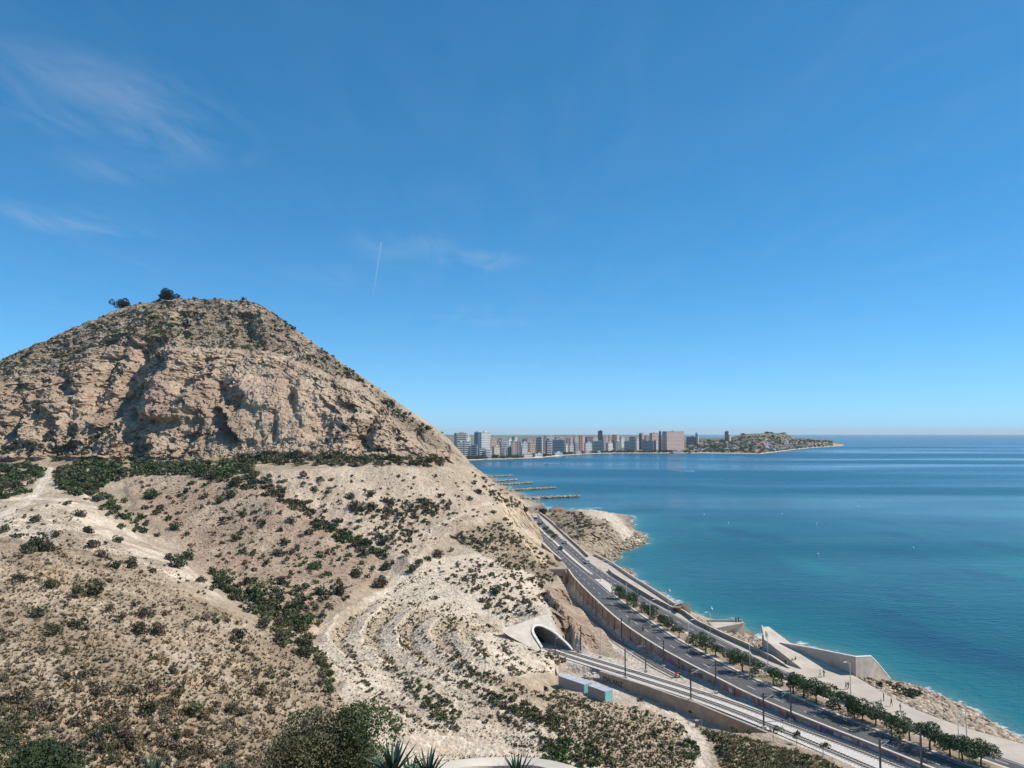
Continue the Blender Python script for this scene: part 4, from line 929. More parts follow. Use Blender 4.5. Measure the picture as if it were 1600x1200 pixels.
#@@PART4
# ================================================================== vegetation
def leafball(rng, n, leaf, lobes=6, flat=1.05, spread=.34, aspect=1.0):
    """quads scattered over a lumpy dome of unit radius standing on z=0"""
    cs = np.stack([rng.normal(0, spread, lobes), rng.normal(0, spread, lobes), rng.uniform(.25, .8, lobes) * flat], 1); cs[0] = (0, 0, .5 * flat); rs_ = rng.uniform(.32, .58, lobes)
    k = rng.integers(0, lobes, n); d = rng.normal(size=(n, 3)); d /= np.linalg.norm(d, axis=1)[:, None]
    p = cs[k] + d * (rs_[k] * rng.uniform(.45, 1.0, n) ** .5)[:, None]; p[:, 2] = np.abs(p[:, 2]) * 1.0
    p[:, :2] /= max(.8, np.abs(p[:, :2]).max() * .92)
    a = rng.normal(size=(n, 3)); a /= np.linalg.norm(a, axis=1)[:, None]; b = np.cross(a, rng.normal(size=(n, 3))); b /= np.linalg.norm(b, axis=1)[:, None]
    s = leaf * rng.uniform(.6, 1.35, n)[:, None]
    V = np.stack([p - a * s - b * s * aspect * .5, p + a * s - b * s * aspect * .5, p + a * s * .7 + b * s * aspect * .6, p - a * s * .7 + b * s * aspect * .6], 1).reshape(-1, 3)
    V[:, 2] = np.maximum(V[:, 2], -.08)
    return V, np.arange(4 * n).reshape(-1, 4)
def tuft(rng, n=9):
    an = rng.uniform(0, 2 * PI, n); r = rng.uniform(.2, 1, n); h = rng.uniform(.45, 1.1, n); w = .22
    c, s = np.cos(an), np.sin(an); V = np.zeros((n, 3, 3))
    V[:, 0] = np.stack([-s * w, c * w, 0 * s - .1], 1) + np.stack([c, s, 0 * s], 1) * .1; V[:, 1] = np.stack([s * w, -c * w, 0 * s - .1], 1) + np.stack([c, s, 0 * s], 1) * .1
    V[:, 2] = np.stack([c * r, s * r, h], 1); return V.reshape(-1, 3), np.arange(3 * n).reshape(-1, 3)
rv_ = np.random.default_rng(5)
BIG = [leafball(rv_, 420, .105, 8) for _ in range(7)]; SML = [leafball(rv_, 54, .25, 6) for _ in range(8)]; TUF = [tuft(rv_, 9) for _ in range(8)]
VC = dict(green=(.085, .115, .045), dark=(.095, .098, .060), brown=(.150, .112, .072), grey=(.20, .158, .108), olive=(.122, .124, .060), bright=(.085, .145, .036), dry=(.27, .20, .11), deep=(.062, .092, .042))
leafmats = {k: mat('leaf_' + k, c, .75, .35, 1.2, objrand=.25, spec=.2) for k, c in VC.items()}
for k in leafmats: leafmats[k].use_backface_culling = False
bigmesh = {}
def big_mesh(kind, i):
    if (kind, i) not in bigmesh:
        me = mesh_np('shrub', *BIG[i]); me.materials.append(leafmats[kind]); bigmesh[(kind, i)] = me
    return bigmesh[(kind, i)]
SHR, TFT = [], []            # (pos, radius, kind, pixel size, place)
def rnd_in(poly):
    xs = [p[0] for p in poly]; ys_ = [p[1] for p in poly]
    while True:
        u, v = R.uniform(min(xs), max(xs)), R.uniform(min(ys_), max(ys_))
        if in_poly(u, v, poly): return u, v
CLEAR = ([(1062,1119),(1090,1135),(1116,1165),(1126,1206),(1084,1206),(1092,1170),(1072,1142)], [(872,1056),(940,1066),(1062,1112),(1150,1142),(1120,1142),(1060,1122),(1000,1100),(950,1098),(905,1088),(872,1074)], [(640,1150),(720,1142),(800,1160),(790,1180),(650,1180)], [(690,905),(760,950),(830,1010),(815,1012),(745,960),(680,915)])
def put_shrub(u, v, r, kind, place, px=None):
    if any(in_poly(u, v, c) for c in CLEAR): return
    p, nrm = hit(u, v)
    if p is None or p.y < 30 or p.z < .6: return
    if r is None: r = px / 2 * p.y / F
    SHR.append((p, r, kind, r * 2 * F / p.y, place))
def scatter(poly, n, r0, r1, kinds, place, dens=None):
    for _ in range(n):
        u, v = rnd_in(poly)
        if dens and R.random() > dens(u, v): continue
        put_shrub(u, v, R.uniform(r0, r1) * R.uniform(.7, 1.15), R.choice(kinds), place)
def tufts(poly, n, r0, r1, kinds, place, dens=None):
    for _ in range(n):
        u, v = rnd_in(poly)
        if (dens and R.random() > dens(u, v)) or any(in_poly(u, v, c) for c in CLEAR): continue
        p, nrm = hit(u, v)
        if p is not None and p.y > 30 and p.z > .6: TFT.append((p, R.uniform(r0, r1), R.choice(kinds), place))
nz = lambda u, v, s, k=0: float(perlin(u / s, v / s * 1.6, k + .5))
# shrubs that can be told apart in the photograph: (u, v, width in photo pixels)
S_white = [(53,813,22),(87,837,18),(60,853,40),(102,787,16),(125,804,18),(140,830,20),(143,852,22),(8,828,18),(30,838,14),(40,860,26),(75,858,30),(160,868,18),(184,845,20),(205,885,20),(165,850,9),(240,892,16)]
S_pink = [(238,776,26),(290,768,15),(343,783,20),(360,775,25),(378,803,14),(272,825,22),(245,802,16),(265,873,20),(292,870,26),(275,882,28),(343,910,26),(395,930,32),(367,842,18),(380,862,16),(396,866,14),(319,777,14),(347,818,11),(359,811,11),(412,817,16),(437,828,12),(453,814,18),(444,847,16),(436,865,18),(464,856,12),(501,869,16),(513,863,16),(491,886,20),(510,897,16),(557,897,22),(438,934,26),(530,925,28),(500,927,22),(440,910,22),(477,918,16),(460,950,28),(475,972,26),(265,810,14),(330,745,22),(368,757,22),(225,793,16),(250,795,16),(300,755,14),(417,880,14),(470,883,10),(480,872,9),(545,868,12)]
S_bowl = [(473,743,14),(475,755,11),(500,750,14),(492,765,16),(517,750,10),(512,768,12),(549,776,18),(555,793,22),(580,772,18),(576,790,14),(603,783,16),(612,788,20),(635,790,16),(657,783,15),(668,787,22),(687,775,12),(697,792,11),(629,815,14),(661,815,11),(604,887,22),(587,915,20),(597,911,22),(600,845,22),(590,840,16),(575,850,20),(645,890,20),(685,866,20),(670,873,14),(724,845,14),(482,831,16),(529,815,14),(541,827,10),(561,815,11),(634,866,14),(655,878,16),(700,795,10),(740,755,12),(748,770,16),(735,780,12),(770,800,11),(790,812,12),(792,790,10),(705,860,10),(565,880,12)]
S_dune = [(715,885,11),(735,893,11),(740,901,13),(749,884,13),(768,898,12),(795,887,13),(775,925,22),(793,915,13),(720,932,15),(733,934,14),(755,939,12),(766,937,11),(763,948,15),(781,945,9),(792,953,10),(800,900,12),(812,918,12),(795,933,14),(822,940,12),(805,948,10),(815,960,11),(781,977,10),(830,905,12),(845,915,16),(850,930,12),(757,925,11),(745,920,9),(700,905,10),(690,915,9),(725,905,10),(838,958,9),(680,935,11)]
S_fore = [(60,960,30),(120,928,26),(150,925,36),(215,985,34),(245,985,26),(160,1082,34),(130,1055,24),(75,1110,34),(30,1090,34),(232,1110,34),(300,1112,34),(268,1100,26),(360,1110,26),(252,1162,30),(330,1180,24),(100,1168,30),(130,1165,22),(145,1148,16),(5,1000,16),(65,1018,14),(10,1060,22),(312,1172,18),(272,1138,14),(378,1143,16),(350,1162,16),(410,1080,26),(375,995,22),(365,1000,18),(270,1050,22),(120,978,26),(85,985,26),(30,905,22),(190,965,18),(170,952,18),(320,965,18),(80,915,22),(180,885,24),(205,880,22),(225,960,20)]
for L, kinds, place in ((S_white, ['dark', 'brown', 'dark'], 'white patch'), (S_pink, ['green', 'dark', 'deep', 'dark'], 'pink slope'), (S_bowl, ['dark', 'brown', 'dark'], 'bowl'), (S_dune, ['dark', 'brown', 'olive'], 'dune'), (S_fore, ['brown', 'grey', 'dark', 'olive'], 'fore')):
    for u, v, w in L: put_shrub(u, v + w * .15, None, R.choice(kinds), place, w)
# the green belt on the quarry platform
belt = [(-60,722),(0,724),(60,728),(68,742),(40,772),(0,782),(-60,790)]
scatter(belt, 190, 1.4, 2.8, ['green', 'deep', 'dark'], 'belt')
scatter([(84,738),(110,726),(400,722),(395,738),(330,748),(270,742),(200,746),(120,775),(95,765)], 430, 1.2, 2.6, ['green', 'deep', 'dark', 'olive'], 'belt')
scatter([(340,720),(420,708),(560,712),(700,716),(690,729),(560,729),(430,727)], 280, 1.2, 2.4, ['dark', 'green', 'brown', 'olive'], 'belt')
BELT2 = True
# hill top and ledges
hilltop = [(-40,575),(100,524),(190,487),(260,471),(380,470),(430,493),(520,558),(600,618),(690,682),(640,672),(560,598),(420,548),(300,545),(190,530),(95,585),(0,600)]
scatter(hilltop, 1150, .6, 1.8, ['dark', 'olive', 'brown', 'dark', 'olive'], 'hilltop', lambda u, v: .45 + .9 * nz(u, v, 45))
scatter([(210,490),(300,485),(292,535),(230,530)], 80, .8, 1.9, ['dark', 'green'], 'hilltop')
scatter([(520,585),(556,580),(560,590),(525,594)], 12, .8, 1.5, ['dark'], 'hilltop'); scatter([(0,600),(190,540),(420,560),(560,600),(700,700),(700,715),(0,715)], 330, .4, 1.4, ['brown', 'dark', 'olive'], 'cliff', lambda u, v: .4 + .9 * nz(u, v, 30, 3))
scatter([(30,690),(180,672),(200,684),(100,704),(0,712),(0,700)], 70, .9, 2.0, ['olive', 'dark', 'green'], 'cliff'); scatter([(100,700),(210,700),(330,712),(200,724),(80,722)], 80, .8, 1.7, ['olive', 'dark'], 'cliff')
scatter([(560,640),(610,640),(640,700),(560,712),(480,700)], 60, .7, 1.6, ['brown', 'dark'], 'cliff')
# slopes
scatter([(190,745),(395,745),(590,890),(480,985),(330,890)], 300, .4, 1.25, ['dark', 'brown', 'olive'], 'pink slope'); scatter([(330,890),(400,905),(560,930),(480,992),(400,975)], 110, .7, 1.6, ['dark', 'brown', 'green', 'olive'], 'pink slope')
scatter([(410,745),(720,738),(790,790),(640,875),(590,860)], 190, .4, 1.1, ['brown', 'dark'], 'bowl'); scatter([(570,800),(650,795),(700,792),(640,850),(600,860)], 120, .5, 1.2, ['dark', 'brown', 'olive'], 'bowl')
scatter([(700,838),(790,812),(830,850),(882,892),(862,912),(760,872)], 330, .4, 1.1, ['brown', 'dark', 'olive', 'brown'], 'hump'); scatter([(730,735),(765,750),(830,800),(815,800),(770,780)], 60, .6, 1.6, ['brown', 'dark'], 'hump')
scatter([(640,885),(760,870),(850,905),(860,950),(780,975),(700,930)], 330, .3, .85, ['dark', 'brown', 'olive'], 'dune')
fore = [(-30,862),(110,866),(200,876),(330,948),(470,1005),(560,1130),(600,1205),(-30,1205)]
scatter(fore, 900, .35, 1.0, ['brown', 'grey', 'olive', 'grey', 'dry'], 'fore', lambda u, v: .55 + .9 * nz(u, v, 70, 5)); scatter([(330,905),(480,985),(510,1050),(440,1010)], 60, .7, 1.6, ['olive', 'green', 'dark'], 'fore')
scatter([(490,995),(520,1050),(520,1090),(495,1040)], 30, .5, 1.0, ['green', 'olive'], 'fore')
scatter([(870,1075),(960,1098),(1060,1125),(1090,1150),(1090,1200),(900,1200),(850,1110)], 200, .3, .7, ['olive', 'brown', 'grey', 'green', 'dry', 'olive'], 'lower slope'); scatter([(850,1150),(920,1160),(960,1200),(840,1200)], 70, .4, .9, ['bright', 'green', 'olive'], 'lower slope')
scatter([(1095,1150),(1130,1143),(1190,1160),(1290,1188),(1320,1204),(1110,1204)], 110, .3, .7, ['olive', 'green', 'brown', 'olive', 'dry'], 'lower slope'); scatter([(1090,1140),(1108,1140),(1145,1170),(1140,1200),(1125,1180)], 50, .5, 1.0, ['green', 'grey'], 'lower slope')
scatter([(1080,1150),(1100,1165),(1085,1190),(1060,1180)], 30, .4, .8, ['bright', 'green'], 'lower slope'); scatter([(850,1018),(880,1027),(888,1036),(868,1038)], 26, .4, .8, ['dry', 'brown'], 'lower slope')
scatter([(862,803),(905,798),(925,822),(910,845),(880,828)], 60, .6, 1.6, ['dark', 'brown', 'olive'], 'headland'); scatter([(910,805),(965,812),(955,845),(925,848)], 30, .5, 1.1, ['brown', 'dark'], 'headland')
scatter([(1355,1064),(1398,1068),(1440,1088),(1420,1095),(1375,1078)], 26, .7, 1.4, ['olive', 'dark'], 'shore')
def along_line(L, n, w, r0, r1, kinds, place):
    for _ in range(n):
        k = R.randrange(len(L) - 1); t = R.random(); u = L[k][0] + (L[k+1][0] - L[k][0]) * t + R.gauss(0, w); v = L[k][1] + (L[k+1][1] - L[k][1]) * t + R.gauss(0, w * .5); put_shrub(u, v, R.uniform(r0, r1), R.choice(kinds), place)
for L, n_, w_, k_, pl_ in (([(90,745),(130,765),(180,795),(235,838)], 120, 10, ['green', 'deep', 'dark'], 'belt'), ([(385,738),(425,765),(480,806),(540,842),(602,872)], 190, 9, ['green', 'deep', 'dark', 'brown'], 'belt'), ([(300,735),(350,750),(400,765)], 40, 10, ['green', 'dark'], 'belt'), ([(560,795),(640,800),(700,790)], 50, 10, ['dark', 'brown'], 'bowl'), ([(330,900),(400,945),(480,985)], 70, 12, ['dark', 'olive', 'green'], 'pink slope')): along_line(L, n_, w_, .8, 1.9, k_, pl_)
for L in ([(598,1030),(640,1075),(680,1110),(715,1140)], [(618,975),(640,1020),(700,1060),(760,1090),(830,1125),(890,1150)], [(645,945),(652,985),(700,1030),(760,1065),(830,1095)], [(697,985),(715,1030),(750,1050),(800,1070),(860,1095)], [(745,1000),(757,1035)], [(790,1005),(795,1040),(815,1055)], [(540,1000),(560,1050),(600,1110),(630,1150)], [(700,960),(710,990)], [(770,1115),(840,1150),(880,1185)], [(860,1085),(930,1110),(1010,1150)]):
    along_line(L, 26 * len(L), 5, .2, .5, ['olive', 'brown', 'grey', 'green', 'brown'], 'mound')
def terr(u, v):
    p, _ = hit(u, v)
    if p is None: return 0
    r = math.hypot(p.x - PC[0], p.y - PC[1]) + 2 * float(fbm(p.x / 16, p.y / 16, 6., 2)); f = r / 8.6 - math.floor(r / 8.6); return 1.0 if f > .45 else .10
mound = [(500,1000),(600,930),(650,895),(700,915),(790,985),(850,1010),(865,1050),(740,1062),(880,1140),(900,1180),(760,1160),(640,1150),(560,1100),(510,1040)]
scatter(mound, 1300, .2, .55, ['dark', 'olive', 'brown'], 'mound', terr)
scatter([(600,1040),(640,1050),(720,1110),(720,1140),(680,1125)], 110, .3, .7, ['bright', 'green', 'olive'], 'mound', lambda u, v: .8); scatter([(720,1030),(745,1050),(735,1075),(715,1050)], 26, .3, .6, ['olive', 'green'], 'mound'); scatter([(740,1075),(800,1090),(880,1125),(870,1140),(780,1110)], 130, .35, .8, ['olive', 'brown', 'green'], 'mound')
tufts(fore, 9500, .24, .6, ['grey', 'brown', 'olive', 'dry', 'dry'], 'fore', lambda u, v: .75 + .5 * nz(u, v, 60, 8)); tufts([(190,748),(400,745),(590,890),(480,985),(330,890)], 1400, .25, .5, ['brown', 'grey', 'olive'], 'slopes')
tufts([(410,742),(720,738),(790,790),(640,875),(590,860)], 900, .22, .45, ['brown', 'grey'], 'slopes'); tufts(mound, 9500, .16, .36, ['olive', 'brown', 'dark'], 'mound', terr); tufts([(640,885),(760,870),(850,905),(860,950),(780,975),(700,930)], 900, .15, .32, ['brown', 'dark'], 'mound')
tufts([(640,1150),(860,1150),(900,1204),(650,1204)], 900, .14, .32, ['olive', 'brown'], 'mound'); tufts([(870,1075),(960,1098),(1060,1125),(1090,1150),(1090,1200),(900,1200),(850,1110)], 2600, .2, .45, ['olive', 'brown', 'grey', 'dry', 'green'], 'lower slope'); tufts([(1095,1150),(1130,1143),(1190,1160),(1290,1188),(1320,1204),(1110,1204)], 2400, .25, .5, ['olive', 'dry', 'bright', 'olive'], 'lower slope')
tufts(hilltop, 2600, .3, .7, ['olive', 'brown', 'grey', 'dark'], 'hilltop'); tufts([(0,600),(190,540),(420,560),(560,600),(700,700),(700,715),(0,715)], 1000, .25, .6, ['brown', 'olive', 'grey'], 'cliff', lambda u, v: .4 + .9 * nz(u, v, 30, 3)); tufts([(700,838),(790,812),(830,850),(882,892),(862,912),(760,872)], 900, .25, .5, ['brown', 'grey', 'olive'], 'hump')
tufts([(90,800),(180,850),(290,900),(340,940),(200,872),(0,845),(0,810)], 800, .15, .38, ['brown', 'grey', 'olive'], 'slopes'); scatter([(0,790),(90,790),(180,845),(300,905),(340,945),(200,872),(0,850)], 70, .3, .8, ['brown', 'dark', 'grey'], 'white patch')
# the 300 that show largest are things of their own, the rest is scrub
SHR.sort(key=lambda s: -s[3])
KW = dict(green='green', dark='dark olive', brown='brown twiggy', grey='grey brown dry', olive='olive', bright='bright green', dry='straw coloured', deep='deep green')
PW = {'white patch': 'on the white marl patch at left', 'pink slope': 'on the pinkish scree slope', 'bowl': 'in the V shaped gully bowl', 'dune': 'on the pale dune above the tunnel portal', 'fore': 'on the stony foreground slope', 'belt': 'in the green belt below the cliff', 'hilltop': 'on the upper hillside near the ridge', 'cliff': 'on a ledge of the quarry cliff', 'hump': 'on the brown roadside hump', 'lower slope': 'on the slope by the container yard', 'headland': 'on the small rocky headland', 'shore': 'among the shore boulders', 'mound': 'on the curved pale terraces'}
for i, (p, r, kind, px, place) in enumerate(SHR[:300]):
    o = link(bpy.data.objects.new('shrub', big_mesh(kind, R.randrange(7)))); o.location = p - Vector((0, 0, .05 * r)); f_ = R.uniform(.75, 1.05)
    o.scale = (r * R.uniform(.9, 1.15), r * R.uniform(.9, 1.15), r * f_ * 1.15); o.rotation_euler = (0, 0, R.uniform(0, 6.28))
    u_, v_ = proj(p.x, p.y, p.z); same = [q for q in SHR[:300] if q[4] == place]; us_ = sorted(proj(*q[0])[0] for q in same); vs_ = sorted(proj(*q[0])[1] for q in same); n3 = len(us_)
    wx = 'left' if u_ < us_[n3 // 4] else 'centre left' if u_ < us_[n3 // 2] else 'centre right' if u_ < us_[3 * n3 // 4] else 'right'; wy = 'upper' if v_ < vs_[n3 // 3] else 'lower' if v_ > vs_[2 * n3 // 3] else 'middle'
    sz = 'big' if r > 1.7 else 'middling' if r > 1.0 else 'little'
    tag(o, '%s %s shrub at %s %s %s' % (sz, KW[kind], wy, wx, PW[place]), 'shrub', 'shrubs %s' % PW[place])
def realize(name, items, protos, label, rot=True):
    Vs, Fs, Cs = [], [], []; off = 0
    for (p, r, kind) in items:
        V0, F0 = protos[R.randrange(len(protos))]; a = R.uniform(0, 6.28); c, s = math.cos(a) * r, math.sin(a) * r
        V = np.empty_like(V0); V[:, 0] = V0[:, 0] * c - V0[:, 1] * s + p.x; V[:, 1] = V0[:, 0] * s + V0[:, 1] * c + p.y; V[:, 2] = V0[:, 2] * r * R.uniform(.8, 1.15) + p.z
        cc = np.array(VC[kind]) * R.uniform(.75, 1.3); Cs.append(np.broadcast_to(cc, V.shape)); Vs.append(V); Fs.append(F0 + off); off += len(V)
    if not Vs: return
    me = mesh_np(name, np.concatenate(Vs), np.concatenate(Fs), False, np.concatenate(Cs)); me.materials.append(scrubm)
    o = link(bpy.data.objects.new(name, me)); tag(o, label, 'scrub', kind='stuff')
scrubm = mat_attr('scrub_leaves', .85, .3, 1.5)
rest = {}
for p, r, kind, px, place in SHR[300:]: rest.setdefault(place, []).append((p, r, kind))
for place, it in rest.items(): realize('scrub', it, SML, 'small scattered scrub ' + PW[place])
tr = {}
for p, r, kind, place in TFT: tr.setdefault(place, []).append((p, r, kind))
for place, it in tr.items(): realize('grass_tufts', it, TUF, 'dry grass tufts ' + PW.get(place, 'on the debris slopes below the quarry platform'))
print('shrubs', len(SHR), 'tufts', len(TFT))

# loose stones lying on the slopes
STN = []
def stones(poly, n, r0, r1):
    for _ in range(n):
        u, v = rnd_in(poly); p, nrm = hit(u, v)
        if p is not None and p.y > 30 and p.z > .5: STN.append((p, R.uniform(r0, r1) * R.uniform(.5, 1.1)))
# ---- trees
barkm = mat('bark', (.12, .09, .065), .95, .3, 4)
def crown_arr(rng, n, leaf, rx, rz, lobes=9):
    cs = rng.normal(size=(lobes, 3)) * np.array([rx * .48, rx * .48, rz * .34]); rs_ = rng.uniform(.38, .62, lobes) * rx
    k = rng.integers(0, lobes, n); d = rng.normal(size=(n, 3)); d /= np.linalg.norm(d, axis=1)[:, None]; d[:, 2] *= rz / rx
    p = cs[k] + d * (rs_[k] * rng.uniform(.3, 1, n) ** .4)[:, None]
    a = rng.normal(size=(n, 3)); a /= np.linalg.norm(a, axis=1)[:, None]; b = np.cross(a, rng.normal(size=(n, 3))); b /= np.linalg.norm(b, axis=1)[:, None]
    s = leaf * rng.uniform(.6, 1.3, n)[:, None]
    return np.stack([p - a * s, p - b * s * .45, p + a * s, p + b * s * .45], 1).reshape(-1, 3), np.arange(4 * n).reshape(-1, 4)
treem = mat('median_tree_leaves', (.060, .098, .036), .6, .35, .9, objrand=.2)
rt = np.random.default_rng(21)
CROWNS = []
for i in range(5):
    me = mesh_np('crown', *crown_arr(rt, 2200, .17, 2.2, 1.5)); me.materials.append(treem); CROWNS.append(me)
TRUNKS = []
for i in range(3):
    mb = MB(); l = R.uniform(-.25, .25); mb.tube([(0, 0, -.2), (l * .5, .05, .8), (l, 0, 1.4)], [.17, .13, .11], 7)
    for k in range(4):
        a = k * 1.6 + R.random(); mb.tube([(l, 0, 1.25), (l + math.cos(a) * .6, math.sin(a) * .6, 1.8), (l + math.cos(a) * 1.1, math.sin(a) * 1.1, 2.3)], [.08, .06, .03], 5)
    TRUNKS.append(mb.mesh('trunk', barkm, True))
crowns = [(843,819),(852,826),(859,831),(867,838),(960,922),(970,932),(982,937),(995,946),(1005,955),(1023,966),(1034,974),(1051,984),(1076,996),(1090,1004),(1110,1012),(1131,1023),(1145,1031),(1173,1040),(1200,1054),(1224,1064),(1246,1069),(1264,1081),(1287,1088),(1322,1103),(1341,1109),(1357,1115),(1382,1126),(1405,1136),(1430,1146),(1465,1160),(1483,1166),(1517,1175)]
ordw = ['first','second','third','fourth','fifth','sixth','seventh','eighth','ninth','tenth','eleventh','twelfth','thirteenth','fourteenth','fifteenth','sixteenth','seventeenth','eighteenth','nineteenth','twentieth','twenty-first','twenty-second','twenty-third','twenty-fourth','twenty-fifth','twenty-sixth','twenty-seventh','twenty-eighth']
for i, (u, v) in enumerate(crowns):
    sc = (.85 if i < 4 else R.choice([.95, 1.05, 1.15, 1.22, 1.3]) * R.uniform(.94, 1.06)); zc_ = RZ + .15 + 2.2 * sc
    p = Pz(u, v, zc_)
    if i >= 4:      # trees stand in the median
        a, b = at_y(ml, np.array([p[1]]))[0], at_y(mr_, np.array([p[1]]))[0]; p = ((p[0] * .5 + (a[0] + b[0]) * .25), p[1], zc_)
    e = empty('median_tree', (p[0], p[1], RZ + .15), R.uniform(0, 6.28)); e.scale = (sc, sc, sc)
    link(bpy.data.objects.new('trunk', R.choice(TRUNKS)), e); c = link(bpy.data.objects.new('crown', CROWNS[i % 5]), e); c.location = (0, 0, 2.25); c.rotation_euler = (0, 0, R.uniform(0, 6.28)); c.scale = (R.uniform(.8, 1.15), R.uniform(.8, 1.15), R.uniform(.8, 1.15))
    lab = ('small far roadside tree in the paved median by the headland, %s from the far end' % ordw[i]) if i < 4 else ('leafy green tree in the planted median, %s from its far end' % ordw[i - 4])
    tag(e, lab, 'tree', 'trees along the road median')
# pines on the ridge
pinem = mat('pine_needles', (.022, .036, .018), .7, .3, .5)
for u, v, w, hgt, lab in ((257, 472, 30, 9.0, 'large dark pine on the summit ridge'), (193, 488, 24, 9.0, 'rounded dark pine lower on the left ridge'), (380, 468, 7, 3.2, 'tiny dark pine at the right end of the summit')):
    d = np.interp(u, [r[0] for r in RIDGE], [r[2] for r in RIDGE]); x = Pd(u, v, d - 4); z = drop(x[0], x[1]); e = empty('pine_tree', (x[0], x[1], z)); rx = w / 2 * d / F
    MB().tube([(0, 0, -.6), (.2, 0, hgt * .3), (.1, 0, hgt * .62)], [.26, .2, .1], 7).build('trunk', barkm, e, True)
    me = mesh_np('crown', *crown_arr(rt, 2600, rx * .085, rx * .9, hgt * .5, 16)); me.materials.append(pinem); c = link(bpy.data.objects.new('crown', me), e); c.location = (0, 0, hgt * .45)
    tag(e, lab, 'pine tree')
# ridge bushes against the sky
for u in list(range(20, 250, 14)) + list(range(275, 380, 12)) + list(range(400, 690, 17)):
    u += R.uniform(-5, 5); d = np.interp(u, [r[0] for r in RIDGE], [r[2] for r in RIDGE]); v = np.interp(u, [r[0] for r in RIDGE], [r[1] for r in RIDGE]); x = Pd(u, v, d - R.uniform(0, 5)); z = drop(x[0], x[1])
    if z is None: continue
    r = R.uniform(.7, 1.7); o = link(bpy.data.objects.new('shrub', big_mesh(R.choice(['dark', 'olive', 'brown']), R.randrange(7)))); o.location = (x[0], x[1], z - .1); o.scale = (r, r, r * .85); o.rotation_euler = (0, 0, R.uniform(0, 6))
    tag(o, 'low dark bush on the skyline, %s' % ('left of both big pines' if u < 185 else 'between the two big pines' if u < 250 else 'on the summit right of the big pine' if u < 385 else 'high on the right ridge' if u < 500 else 'halfway down the right ridge' if u < 600 else 'low on the right ridge'), 'shrub', 'low bushes along the skyline ridge')
# young trees by the yard
for i, (u, v, hgt, lab) in enumerate(((1000,1107,2.6,'spindly sapling beside the yard, nearest the containers'),(931,1172,2.2,'thin sapling on the scrubby slope below the containers'),(1145,1152,2.0,'sapling against the brown yard wall'),(1208,1158,3.2,'small round tree at the near end of the yard wall'),(1245,1163,2.4,'sapling just left of the tracks, beyond the small round tree'),(1286,1182,2.8,'lone sapling beside the tracks near the bottom edge'),(850,1088,2.0,'dark sapling at the left edge of the container yard'),(1170,1157,1.8,'tiny sapling in front of the near part of the yard wall'))):
    p, _ = hit(u, v)
    if p is None: continue
    e = empty('sapling', p); MB().tube([(0, 0, -.1), (.05, 0, hgt * .7)], [.06, .04], 6).build('trunk', barkm, e)
    me = mesh_np('crown', *crown_arr(rt, 420, .13, hgt * .3, hgt * .3, 5)); me.materials.append(leafmats['green' if i % 2 else 'dark']); c = link(bpy.data.objects.new('crown', me), e); c.location = (.05, 0, hgt * .75)
    tag(e, lab, 'tree', 'young trees by the yard')

# ---- near plants at the eye's feet
def near_bush(u, v, d, w, hgt, kinds, lab, n=9000, leaf=.055):
    c = Pd(u, v, d); zg = drop(c[0], d) or 50; e = empty('large_bush', (c[0], d, zg))
    rng = np.random.default_rng(int(u)); cz0 = c[2] - zg
    mb = MB()
    for k in range(9):
        a = rng.uniform(0, 6.28); r = rng.uniform(.3, .8) * w / 2; mb.tube([(0, 0, -.2), (math.cos(a) * r * .3, math.sin(a) * r * .3, cz0 * .5), (math.cos(a) * r, math.sin(a) * r, cz0 + hgt * .2)], [.09, .05, .02], 5)
    mb.build('stems', barkm, e)
    for j, (kd, sh, frac) in enumerate(kinds):
        V, Fq = crown_arr(rng, int(n * frac), leaf, w / 2 * (.78 if len(kinds) > 1 else 1), hgt / 2, 14); me = mesh_np('foliage', V, Fq); me.materials.append(leafmats[kd]); o = link(bpy.data.objects.new('foliage', me), e); o.location = (sh * w / 2, -.2 * j, cz0)
    tag(e, lab, 'bush')
near_bush(505, 1178, 23, 3.3, 2.5, [('green', .30, .46), ('grey', -.34, .22), ('olive', -.05, .32)], 'large near bush, grey and twiggy at left and green at right', 30000, .05)
near_bush(40, 1205, 19, 2.2, 1.1, [('deep', 0, 1.0)], 'dense green bush cut by the bottom left corner', 9000, .05)
agm = mat('agave_leaf', (.045, .085, .055), .5, .3, 3); agm2 = mat('agave_leaf_old', (.10, .105, .06), .6, .3, 3)
def leafmesh(L, w, bend):
    mb = MB(); n = 7; V = []
    for i in range(n + 1):
        t = i / n; ww = w * (1 - t) ** .7 * (.6 + .8 * min(t * 3, 1)) / 1.4; x = bend * t * t * L; z = L * t * (1 - .12 * bend * t)
        V += [(x + .25 * ww, -ww / 2, z), (x - .1 * ww, 0, z), (x + .25 * ww, ww / 2, z)]
    f = []
    for i in range(n): f += [(3*i, 3*i+1, 3*i+4, 3*i+3), (3*i+1, 3*i+2, 3*i+5, 3*i+4)]
    return mb.add(V, f).mesh('leaf', agm, True)
AGL = [leafmesh(1.0, .17, b) for b in (.08, .2, .38, .1)]
